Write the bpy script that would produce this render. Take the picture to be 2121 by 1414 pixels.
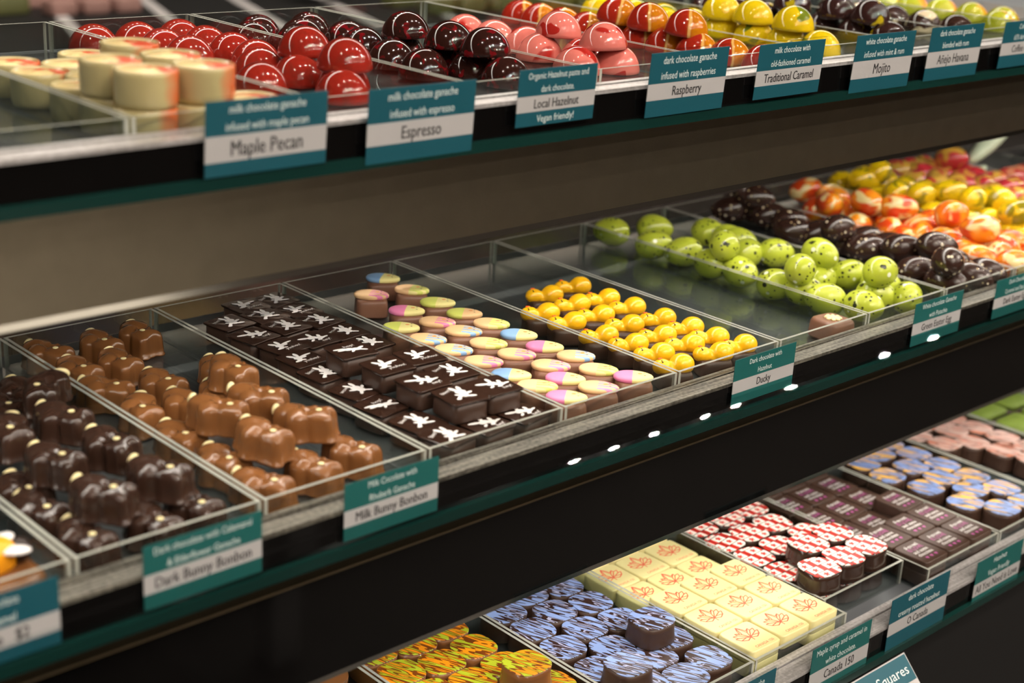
import bpy, bmesh, math, random
from mathutils import Vector, Matrix
for _o in list(bpy.data.objects): bpy.data.objects.remove(_o)
S = bpy.context.scene
COL = S.collection
# ------------------------------------------------------------------ camera
CZ = 1.25                                   # eye height
cd = bpy.data.cameras.new('camera'); cam = bpy.data.objects.new('camera', cd); COL.objects.link(cam)
R = ((0.73331526, -0.6777977, 0.05328235), (-0.19048736, -0.28005465, -0.9408953), (0.65265863, 0.67982327, -0.33448024))
cam.matrix_world = Matrix(((R[0][0], -R[1][0], -R[2][0], 0), (R[0][1], -R[1][1], -R[2][1], 0), (R[0][2], -R[1][2], -R[2][2], CZ), (0, 0, 0, 1)))
cd.sensor_width = 36; cd.lens = 3102 / 2121 * 36; cd.clip_start = .02
cd.dof.use_dof = True; cd.dof.focus_distance = 1.0; cd.dof.aperture_fstop = 6.0
S.camera = cam
# ------------------------------------------------------------------ world, exposure
w = bpy.data.worlds.new('world'); S.world = w; w.use_nodes = True
w.node_tree.nodes['Background'].inputs[0].default_value = (1.0, .86, .68, 1)
w.node_tree.nodes['Background'].inputs[1].default_value = .035
S.view_settings.view_transform = 'Standard'; S.view_settings.look = 'None'
S.view_settings.gamma = 1; S.view_settings.use_curve_mapping = False
S.view_settings.exposure = 0.0
LED_TOP, LED_MID, LED_LOW, SPOT = 15.0, 23.0, 23.0, 17500.0
WARM = (1.0, .89, .76); LEDC = (1.0, .93, .83)
S.cycles.max_bounces = 10; S.cycles.transparent_max_bounces = 40; S.cycles.glossy_bounces = 4
S.cycles.sample_clamp_indirect = 4.0
# ------------------------------------------------------------------ materials
def lin(c):
    c = c / 255
    return c / 12.92 if c <= .04045 else ((c + .055) / 1.055) ** 2.4
def rgb(*c): return (lin(c[0]), lin(c[1]), lin(c[2]), 1)
class NT:
    """small node helper around one material"""
    def __init__(s, name, rough=.4, metal=0, ior=1.46, coat=0):
        s.m = bpy.data.materials.new(name); s.m.use_nodes = True; s.t = s.m.node_tree; s.b = s.t.nodes['Principled BSDF']
        s.b.inputs['Roughness'].default_value = rough; s.b.inputs['Metallic'].default_value = metal
        s.b.inputs['IOR'].default_value = ior; s.b.inputs['Coat Weight'].default_value = coat
        s.b.inputs['Coat Roughness'].default_value = .04
        s.m.diffuse_color = (.5, .5, .5, 1)
    def put(s, sock, v):
        if hasattr(v, 'is_output'): s.t.links.new(v, sock)
        elif isinstance(v, (tuple, list)) and len(v) == 3 and sock.type == 'RGBA': sock.default_value = tuple(v) + (1,)
        else: sock.default_value = v
    def math(s, op, a, b=None, c=None):
        n = s.t.nodes.new('ShaderNodeMath'); n.operation = op
        for i, v in enumerate((a, b, c)):
            if v is not None: s.put(n.inputs[i], v)
        return n.outputs[0]
    def vmath(s, op, a, b=None):
        n = s.t.nodes.new('ShaderNodeVectorMath'); n.operation = op; s.put(n.inputs[0], a)
        if b is not None: s.put(n.inputs[1], b)
        return n.outputs[0]
    def obj(s, rand=0, rot=0, scale=(1, 1, 1)):
        v = s.t.nodes.new('ShaderNodeTexCoord').outputs['Object']
        n = s.t.nodes.new('ShaderNodeMapping'); s.put(n.inputs[0], v); n.inputs['Rotation'].default_value = (0, 0, rot); v = n.outputs[0]
        v = s.vmath('MULTIPLY', v, scale)
        if rand:
            r = s.t.nodes.new('ShaderNodeObjectInfo').outputs['Random']
            c = s.t.nodes.new('ShaderNodeCombineXYZ'); s.put(c.inputs[0], s.math('MULTIPLY', r, rand)); s.put(c.inputs[1], s.math('MULTIPLY', r, rand * 1.7)); s.put(c.inputs[2], s.math('MULTIPLY', r, rand * .6))
            v = s.vmath('ADD', v, c.outputs[0])
        return v
    def xyz(s, v):
        n = s.t.nodes.new('ShaderNodeSeparateXYZ'); s.put(n.inputs[0], v); return n.outputs
    def noise(s, v, scale, detail=2, dist=0):
        n = s.t.nodes.new('ShaderNodeTexNoise'); s.put(n.inputs['Vector'], v); n.inputs['Scale'].default_value = scale
        n.inputs['Detail'].default_value = detail; n.inputs['Distortion'].default_value = dist; return n.outputs['Fac']
    def voro(s, v, scale, out='Distance'):
        n = s.t.nodes.new('ShaderNodeTexVoronoi'); s.put(n.inputs['Vector'], v); n.inputs['Scale'].default_value = scale; return n.outputs[out], n.outputs['Color']
    def mix(s, f, a, b):
        n = s.t.nodes.new('ShaderNodeMix'); n.data_type = 'RGBA'; s.put(n.inputs[0], f); s.put(n.inputs[6], a); s.put(n.inputs[7], b); return n.outputs[2]
    def step(s, v, lo, hi):
        n = s.t.nodes.new('ShaderNodeMapRange'); s.put(n.inputs[0], v); n.inputs[1].default_value = lo; n.inputs[2].default_value = hi; return n.outputs[0]
    def color(s, v): s.put(s.b.inputs['Base Color'], v); return s
    def bump(s, h, strength=.3, dist=.001):
        n = s.t.nodes.new('ShaderNodeBump'); n.inputs['Strength'].default_value = strength; n.inputs['Distance'].default_value = dist; s.put(n.inputs['Height'], h); s.t.links.new(n.outputs[0], s.b.inputs['Normal']); return s
def plain(name, c, rough=.4, metal=0, coat=0, vary=.12, scale=60, bump=0, bscale=300):
    t = NT(name, rough, metal, coat=coat); v = t.obj(rand=5); n = t.noise(v, scale, 3)
    t.color(t.mix(n, tuple(x * (1 - vary) for x in c[:3]), tuple(min(1, x * (1 + vary)) for x in c[:3])))
    if bump: t.bump(t.noise(v, bscale, 3), bump, .0006)
    return t.m
def emit(name, c, s):
    m = bpy.data.materials.new(name); m.use_nodes = True; t = m.node_tree; t.nodes.clear()
    e = t.nodes.new('ShaderNodeEmission'); e.inputs[0].default_value = tuple(c) + (1,); e.inputs[1].default_value = s
    o = t.nodes.new('ShaderNodeOutputMaterial'); t.links.new(e.outputs[0], o.inputs[0]); return m
def clear(name, tint=(.93, .95, .94), rough=.02, f=1.0):
    """thin clear plastic: fresnel reflection over straight-through transmission"""
    m = bpy.data.materials.new(name); m.use_nodes = True; t = m.node_tree; t.nodes.clear()
    tr = t.nodes.new('ShaderNodeBsdfTransparent'); tr.inputs[0].default_value = tint + (1,)
    g = t.nodes.new('ShaderNodeBsdfGlossy'); g.inputs['Roughness'].default_value = rough
    lw = t.nodes.new('ShaderNodeLayerWeight'); lw.inputs[0].default_value = .5
    pw = t.nodes.new('ShaderNodeMath'); pw.operation = 'POWER'; pw.inputs[1].default_value = 5; t.links.new(lw.outputs['Facing'], pw.inputs[0])
    mu = t.nodes.new('ShaderNodeMath'); mu.operation = 'MULTIPLY_ADD'; mu.inputs[1].default_value = .95 * f; mu.inputs[2].default_value = .04 * f; t.links.new(pw.outputs[0], mu.inputs[0])
    mx = t.nodes.new('ShaderNodeMixShader'); t.links.new(mu.outputs[0], mx.inputs[0]); t.links.new(tr.outputs[0], mx.inputs[1]); t.links.new(g.outputs[0], mx.inputs[2])
    o = t.nodes.new('ShaderNodeOutputMaterial'); t.links.new(mx.outputs[0], o.inputs[0]); return m
M = {}
M['acrylic'] = clear('clear_acrylic')
def edge_mat():
    t = NT('polished_acrylic_edge', .25); t.color(rgb(172, 174, 164)); t.b.inputs['Transmission Weight'].default_value = .2; return t.m
M['edge'] = edge_mat()
M['sleeve'] = clear('clear_sleeve', (.97, .98, .98), .03, .8)
M['channel'] = clear('clear_card_channel', (.97, .98, .98), .0, .8)
M['liner'] = plain('dark_steel_liner', rgb(98, 101, 105), .42, metal=.35, vary=.1, scale=20)
M['rear'] = plain('smoked_mirror_panel', rgb(86, 78, 72), .14, metal=.8, vary=.1, scale=8)
M['glass_edge'] = plain('green_glass_edge', rgb(15, 46, 42), .12, vary=.25, scale=9)
M['black_gloss'] = plain('black_gloss_board', rgb(10, 9, 9), .05, vary=.2)
M['black_satin'] = plain('black_satin_panel', rgb(24, 22, 20), .3, vary=.15, bump=.12, bscale=900)
M['bronze_satin'] = plain('bronze_satin_panel', rgb(150, 140, 122), .36, metal=1.0, vary=.12, bump=.15, bscale=900)
M['black'] = plain('matte_black', rgb(16, 15, 15), .6)
def brushed(name, a, b):
    t = NT(name, .38, .6); v = t.obj(scale=(22, 500, 500)); n = t.noise(v, 1, 4); w2 = t.obj(scale=(420, 420, 420)); n2 = t.noise(w2, 1, 2)
    t.color(t.mix(t.step(t.math('ADD', t.math('MULTIPLY', n, .6), t.math('MULTIPLY', n2, .4)), .38, .62), a, b)); t.bump(n, .15, .0004); return t.m
M['ledge'] = brushed('brushed_ledge', rgb(66, 63, 57), rgb(142, 138, 126))
M['ledge_pale'] = brushed('pale_brushed_ledge', rgb(170, 166, 164), rgb(218, 214, 214))
M['chrome'] = plain('mirror_trim', rgb(200, 198, 190), .12, metal=1, vary=.03)
M['bead'] = plain('dull_bronze_bead', rgb(120, 106, 82), .35, metal=.7)
M['steel'] = plain('brushed_steel', rgb(150, 148, 142), .3, metal=1)
M['teal'] = plain('teal_print', rgb(11, 82, 96), .5, vary=.05)
M['teal_green'] = plain('sea_green_print', rgb(20, 95, 92), .5, vary=.05)
M['paper'] = plain('pale_card', rgb(184, 180, 180), .6, vary=.03)
M['white_top'] = plain('white_lacquer', rgb(214, 210, 204), .5, vary=.02)
M['ink_white'] = plain('white_print', rgb(222, 232, 230), .6, vary=.02)
M['ink_black'] = plain('black_print', rgb(22, 20, 22), .6, vary=.02)
M['milk'] = plain('milk_chocolate', rgb(124, 80, 44), .25, coat=.25, vary=.1, bump=.08)
M['milk_base'] = plain('milk_chocolate_base', rgb(128, 88, 68), .4, coat=.1, vary=.08)
M['dark'] = plain('dark_chocolate', rgb(54, 36, 28), .22, coat=.3, vary=.12, bump=.08)
M['ganache'] = plain('dark_ganache_side', rgb(66, 46, 36), .42, vary=.12, bump=.12)
M['plate_dark'] = plain('dark_chocolate_plate', rgb(52, 34, 26), .16, coat=.3, vary=.1)
M['white_choc'] = plain('white_chocolate_dot', rgb(236, 222, 168), .35, vary=.03)
M['print_white'] = plain('white_cocoa_butter', rgb(232, 228, 226), .4, vary=.02)
M['cream'] = plain('cream_white_chocolate', rgb(228, 216, 154), .35, vary=.02)
M['salmon'] = plain('salmon_print', rgb(228, 98, 72), .5, vary=.04)
M['purple'] = plain('purple_print', rgb(176, 84, 150), .5, vary=.05)
M['yellow'] = plain('yellow_duck', rgb(252, 190, 22), .28, coat=.4, vary=.04)
M['beak'] = plain('orange_beak', rgb(226, 92, 24), .4, vary=.05)
M['eye'] = plain('dark_eye', rgb(40, 24, 16), .3, vary=.02)
M['peach'] = plain('peach_sugar', rgb(248, 204, 150), .45, vary=.02)
M['pblue'] = plain('pastel_blue_sugar', rgb(142, 182, 226), .45, vary=.02)
M['ppink'] = plain('pastel_pink_sugar', rgb(244, 140, 186), .45, vary=.02)
M['pgreen'] = plain('lime_sugar', rgb(220, 226, 112), .45, vary=.02)
M['pyellow'] = plain('pale_yellow_sugar', rgb(246, 234, 156), .45, vary=.02)
M['tan_eye'] = plain('brown_sugar_dot', rgb(110, 78, 52), .5, vary=.02)
M['pbeak'] = plain('apricot_sugar_beak', rgb(240, 160, 96), .5, vary=.02)
M['cup'] = plain('cream_cup', rgb(214, 198, 146), .3, coat=.2, vary=.05)
def cup_mat():
    t = NT('cream_cup_with_orange_side', .3, coat=.2); x, y, z = t.xyz(t.obj()); n = t.noise(t.obj(rand=3), 90, 2)
    f = t.step(t.math('ADD', t.math('ADD', t.math('MULTIPLY', x, .73), t.math('MULTIPLY', y, -.68)), t.math('MULTIPLY', n, .006)), .0125, .0185)
    t.color(t.mix(f, rgb(180, 166, 118), rgb(200, 84, 32))); return t.m
M['cup_side'] = cup_mat()
def cup_top():
    t = NT('cream_and_orange_swirl', .28, coat=.3); x, y, z = t.xyz(t.obj()); n = t.noise(t.obj(rand=3), 70, 2, 1.5)
    f = t.step(t.math('ADD', t.math('ADD', t.math('MULTIPLY', x, .9), t.math('MULTIPLY', y, .1)), t.math('MULTIPLY', t.math('SUBTRACT', n, .5), .03)), -.002, .004)
    t.color(t.mix(f, rgb(232, 208, 146), rgb(212, 74, 38))); t.bump(n, .5, .002); return t.m
M['cup_top'] = cup_top()
def dome(name, base, fn=None, rough=.09):
    t = NT(name, rough, coat=.5); t.color(fn(t) if fn else base); return t.m
def streaks(t, base, ink, scale=60, lo=.55, hi=.58, sc=(1, .22, 1)):
    return t.mix(t.step(t.noise(t.obj(rand=9, scale=sc), scale, 1, .6), lo, hi), base, ink)
M['dome_red'] = dome('raspberry_red_shell', None, lambda t: streaks(t, rgb(140, 36, 26), rgb(124, 40, 30), 120, .5, .7, (1, 1, 1)))
M['dome_dark'] = dome('dark_shell_with_red_flecks', None, lambda t: streaks(t, rgb(44, 22, 18), rgb(104, 14, 20), 150, .57, .66, (1, 1, 1)))
M['dome_pink'] = dome('pink_shell_with_red_streaks', None, lambda t: streaks(t, rgb(206, 112, 102), rgb(164, 38, 32), 62, .545, .565))
def two_tone(t):
    x, y, z = t.xyz(t.obj()); n = t.noise(t.obj(rand=4), 60, 1)
    u = t.math('ADD', t.math('ADD', t.math('MULTIPLY', x, .80), t.math('MULTIPLY', y, -.60)), t.math('MULTIPLY', t.math('SUBTRACT', n, .5), .006))
    c = t.mix(t.step(u, -.001, .004), rgb(148, 36, 22), rgb(184, 110, 10))
    band = t.math('MULTIPLY', t.step(u, .0002, .0008), t.math('SUBTRACT', 1, t.step(u, .0020, .0028)))
    return t.mix(band, c, rgb(206, 160, 90))
M['dome_amber'] = dome('red_and_amber_shell', None, two_tone)
M['dome_yellow'] = dome('yellow_shell_with_green_streaks', None, lambda t: streaks(t, rgb(208, 178, 18), rgb(106, 118, 26), 58, .575, .59))
M['dome_olive'] = dome('dark_shell_with_yellow_streaks', None, lambda t: streaks(t, rgb(50, 30, 28), rgb(170, 150, 24), 70, .63, .65))
M['dome_striped'] = dome('dark_shell_with_pale_stripes', None, lambda t: streaks(t, rgb(52, 34, 28), rgb(206, 190, 160), 80, .60, .62))
M['dome_green'] = dome('green_and_orange_shell', None, lambda t: t.mix(t.step(t.math('ADD', t.xyz(t.obj())[0], t.math('MULTIPLY', t.noise(t.obj(rand=6), 70, 1), .012)), .004, .012), rgb(168, 172, 44), rgb(226, 140, 24)))
M['inside'] = plain('dome_underside', rgb(40, 24, 18), .5)
def dots(t, base, specs, rand=11):
    c = base
    for scale, rad, dens, ink in specs:
        v = t.obj(rand=rand); v = t.vmath('ADD', v, (scale * .013, scale * .007, 0))
        d, col = t.voro(v, scale); cx = t.xyz(col)[0]
        f = t.math('MULTIPLY', t.math('LESS_THAN', d, rad), t.math('LESS_THAN', cx, dens)); c = t.mix(f, c, ink)
    return c
M['egg_green'] = dome('lime_green_egg_speckled', None, lambda t: dots(t, rgb(184, 196, 60), [(130, .24, .42, rgb(40, 44, 22)), (280, .26, .5, rgb(58, 64, 24)), (120, .22, .30, rgb(238, 242, 216))]), .3)
M['egg_dark'] = dome('dark_egg_speckled_silver', None, lambda t: dots(t, rgb(52, 32, 26), [(160, .2, .4, rgb(214, 204, 180)), (280, .22, .3, rgb(190, 170, 130))]), .25)
M['egg_orange'] = dome('orange_egg_marbled', None, lambda t: t.mix(t.step(t.noise(t.obj(rand=8, scale=(.5, 1, 1)), 75, 1, .8), .56, .62), t.mix(t.step(t.noise(t.obj(rand=5), 60, 1), .42, .62), rgb(214, 70, 26), rgb(240, 150, 30)), rgb(238, 214, 150)), .25)
M['egg_yellow'] = dome('yellow_egg_streaked', None, lambda t: streaks(t, rgb(226, 190, 16), rgb(140, 128, 20), 75, .58, .63, (1, .6, 1)), .25)
M['egg_rose'] = dome('rose_egg_marbled', None, lambda t: t.mix(t.step(t.noise(t.obj(rand=8), 55, 1, .8), .5, .6), rgb(184, 60, 56), rgb(206, 130, 96)), .25)
M['egg_pink'] = dome('pink_egg_marbled', None, lambda t: t.mix(t.step(t.noise(t.obj(rand=8), 55, 1, .8), .47, .55), rgb(196, 52, 62), rgb(216, 170, 70)), .25)
def zebra(name, ground, fill, line, freq=4.2, cut=.46, la=.16, lb=.30):
    t = NT(name, .3, coat=.25); v = t.obj(rand=7, rot=math.radians(62), scale=(26, 215, 1)); n = t.noise(v, 1, 1.2, .22)
    f = t.math('FRACT', t.math('MULTIPLY', n, freq))
    c = t.mix(t.math('GREATER_THAN', f, cut), ground, fill); ln = t.math('MULTIPLY', t.math('GREATER_THAN', f, la), t.math('LESS_THAN', f, lb))
    t.color(t.mix(ln, c, line)); return t.m
M['zebra_blue'] = zebra('blue_zebra_print', rgb(52, 34, 30), rgb(132, 156, 208), rgb(160, 166, 198), cut=.58, la=.18, lb=.29)
M['zebra_orange'] = zebra('green_and_orange_zebra_print', rgb(112, 56, 14), rgb(164, 178, 40), rgb(222, 138, 20), cut=.70, la=.20, lb=.48)
M['zebra_gold'] = zebra('blue_and_gold_zebra_print', rgb(74, 76, 94), rgb(120, 144, 198), rgb(226, 174, 84), freq=3.2, cut=.55, la=.08, lb=.38)
M['zebra_gold'].node_tree.nodes['Principled BSDF'].inputs['Roughness'].default_value = .4
M['zebra_pink'] = zebra('pink_and_grey_zebra_print', rgb(112, 84, 76), rgb(200, 170, 162), rgb(202, 120, 92), freq=3.2, cut=.48, la=.14, lb=.36)
def flag_mat():
    t = NT('maple_flag_sheet', .4); x, y, z = t.xyz(t.obj(rand=.4, rot=math.radians(-8)))
    W, H = .0160, .0082
    row = t.math('FLOOR', t.math('DIVIDE', y, H)); v = t.math('FRACT', t.math('DIVIDE', y, H))
    u = t.math('FRACT', t.math('ADD', t.math('DIVIDE', x, W), t.math('MULTIPLY', row, .17)))
    du, dv = t.math('MULTIPLY', t.math('SUBTRACT', u, .5), W), t.math('MULTIPLY', t.math('SUBTRACT', v, .5), H)
    white = t.math('LESS_THAN', t.math('ABSOLUTE', du), W * .33)
    c = t.mix(white, rgb(206, 44, 34), rgb(244, 236, 226))
    r = t.math('SQRT', t.math('ADD', t.math('MULTIPLY', du, du), t.math('MULTIPLY', dv, dv))); th = t.math('ARCTAN2', du, dv)
    lobe = t.math('ADD', .0022, t.math('MULTIPLY', t.math('COSINE', t.math('MULTIPLY', th, 5)), .0007))
    c = t.mix(t.math('LESS_THAN', r, lobe), c, rgb(214, 48, 38))
    edge = t.math('MAXIMUM', t.math('GREATER_THAN', t.math('ABSOLUTE', dv), H * .455), t.math('GREATER_THAN', t.math('ABSOLUTE', du), W * .475))
    t.color(t.mix(edge, c, rgb(44, 26, 22))); return t.m
M['flags'] = flag_mat()
M['matcha'] = plain('green_dusted_top', rgb(104, 124, 40), .6, vary=.3, scale=120, bump=.5, bscale=400)
M['oblong'] = plain('pale_green_white', rgb(208, 224, 196), .3, vary=.02)
M['olive_dull'] = plain('dull_olive_fondant', rgb(86, 88, 48), .6, vary=.25, scale=30)
M['bee_orange'] = plain('orange_sugar', rgb(244, 162, 22), .35, vary=.05)
M['wood'] = plain('dark_stone_floor', rgb(46, 41, 38), .45, vary=.3, scale=4)
M['wall'] = plain('warm_grey_wall', rgb(70, 64, 58), .8, vary=.1, scale=2)
M['ceiling'] = plain('dark_ceiling', rgb(60, 52, 44), .9)
M['lamp_mat'] = emit('downlight_glow', WARM, SPOT)
M['led_top'] = emit('led_glow_top', LEDC, LED_TOP); M['led_mid'] = emit('led_glow_mid', LEDC, LED_MID); M['led_low'] = emit('led_glow_low', LEDC, LED_LOW)
# ------------------------------------------------------------------ mesh helpers
def box(bm, x0, x1, y0, y1, z0, z1, mi=0):
    vs = [bm.verts.new((x, y, z)) for x in (x0, x1) for y in (y0, y1) for z in (z0, z1)]
    fs = []
    for f in ((0, 1, 3, 2), (4, 6, 7, 5), (0, 4, 5, 1), (2, 3, 7, 6), (0, 2, 6, 4), (1, 5, 7, 3)):
        g = bm.faces.new([vs[i] for i in f]); g.material_index = mi; fs.append(g)
    return vs, fs
def rings(bm, prof, outline, mi=0, cap=True, capb=True, smooth=True):
    """stack scaled outlines: prof = [(scale, z, (dx,dy))]"""
    L = []
    for p in prof:
        s, z = p[0], p[1]; d = p[2] if len(p) > 2 else (0, 0)
        L.append([bm.verts.new((x * s + d[0], y * s + d[1], z)) for x, y in outline])
    n = len(outline)
    for a, b in zip(L, L[1:]):
        for i in range(n):
            f = bm.faces.new((a[i], a[(i + 1) % n], b[(i + 1) % n], b[i])); f.material_index = mi; f.smooth = smooth
    if capb: f = bm.faces.new(L[0][::-1]); f.material_index = mi
    if cap: f = bm.faces.new(L[-1]); f.material_index = mi
    return L
def circle(r, n=40, rx=None): return [(r * math.cos(2 * math.pi * i / n), (rx or r) * math.sin(2 * math.pi * i / n)) for i in range(n)]
def squircle(a, b, p=3.2, n=48):
    o = []
    for i in range(n):
        t = 2 * math.pi * i / n; c, s = math.cos(t), math.sin(t)
        k = (abs(c) ** p + abs(s) ** p) ** (-1 / p); o.append((a * c * k, b * s * k))
    return o
def flat(bm, pts, z, mi=0):
    f = bm.faces.new([bm.verts.new((x, y, z)) for x, y in pts]); f.material_index = mi
    if f.normal.z < 0 or f.calc_area() == 0: pass
    f.normal_update()
    if f.normal.z < 0: f.normal_flip()
    return f
def ell(bm, cx, cy, a, b, ang, z, mi=0, n=18):
    c, s = math.cos(ang), math.sin(ang)
    flat(bm, [(cx + x * c - y * s, cy + x * s + y * c) for x, y in circle(a, n, b)], z, mi)
def lump(bm, c, r, mi=0, seg=20, rng=12, rot=0):
    """ellipsoid"""
    mat = Matrix.Translation(c) @ Matrix.Rotation(rot, 4, 'Z') @ Matrix.Diagonal((r[0], r[1], r[2], 1))
    g = bmesh.ops.create_uvsphere(bm, u_segments=seg, v_segments=rng, radius=1, matrix=mat)
    for v in g['verts']:
        for f in v.link_faces: f.material_index = mi; f.smooth = True
def mesh(name, bm, *mats):
    bmesh.ops.recalc_face_normals(bm, faces=[f for f in bm.faces]) if name.startswith('~') else None
    me = bpy.data.meshes.new(name); bm.to_mesh(me); bm.free()
    for m in mats: me.materials.append(m)
    return me
_tc = {}
def text_polys(txt, bold=0):
    """outline faces of a line of lettering, unit height, as (verts, faces)"""
    if (txt, bold) in _tc: return _tc[(txt, bold)]
    c = bpy.data.curves.new('lettering', 'FONT'); c.body = txt; c.resolution_u = 2; c.offset = bold
    o = bpy.data.objects.new('lettering', c); me = o.to_mesh()
    vs = [tuple(v.co) for v in me.vertices]; fs = [tuple(p.vertices) for p in me.polygons]
    o.to_mesh_clear(); bpy.data.objects.remove(o); bpy.data.curves.remove(c)
    _tc[(txt, bold)] = (vs, fs); return vs, fs
def letter(bm, txt, cx, cy, size, maxw, z, mi, ang=0, plane='xy', squeeze=.86, fill=None, bold=0):
    vs, fs = text_polys(txt, bold); x0 = min(v[0] for v in vs); x1 = max(v[0] for v in vs); wd = x1 - x0
    sx = size * squeeze
    if fill: sx = fill / wd
    elif wd * sx > maxw: sx = maxw / wd
    c, s = math.cos(ang), math.sin(ang); nv = []
    for v in vs:
        x, y = (v[0] - x0 - wd / 2) * sx, (v[1] - .36) * size
        x, y = cx + x * c - y * s, cy + x * s + y * c
        nv.append(bm.verts.new((x, y, z) if plane == 'xy' else (x, z, y)))
    for f in fs:
        try: g = bm.faces.new([nv[i] for i in f]); g.material_index = mi
        except ValueError: pass
# ------------------------------------------------------------------ object helpers
def tag(o, label, cat, group=None):
    o['label'] = label; o['category'] = cat
    if group: o['group'] = group
    return o
def put(name, me, parent=None, loc=(0, 0, 0), rz=0):
    o = bpy.data.objects.new(name, me); COL.objects.link(o); o.location = loc; o.rotation_euler = (0, 0, rz)
    if parent: o.parent = parent
    return o
def empty(name, loc=(0, 0, 0), rz=0):
    o = put(name, None, None, loc, rz); o.empty_display_size = .01; return o
def structure(name, me): o = put(name, me); o['kind'] = 'structure'; return o
def dup(proto, loc, rz, label, cat, group, tilt=None):
    """copy a thing with its parts and their sub-parts"""
    def cp(o, par):
        c = o.copy(); COL.objects.link(c)
        if par: c.parent = par
        for ch in [x for x in ALL if x.parent == o]: cp(ch, c)
        return c
    ALL = FAMILY[proto.name]
    r = cp(proto, None); r.location = loc; r.rotation_euler = (tilt[0], tilt[1], rz) if tilt else (0, 0, rz)
    return tag(r, label, cat, group)
FAMILY = {}
PROTOS = []
def proto(root):
    fam = []
    def rec(o):
        for ch in o.children: fam.append(ch); rec(ch)
    bpy.context.view_layer.update(); rec(root); FAMILY[root.name] = fam; PROTOS.append(root); return root
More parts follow.
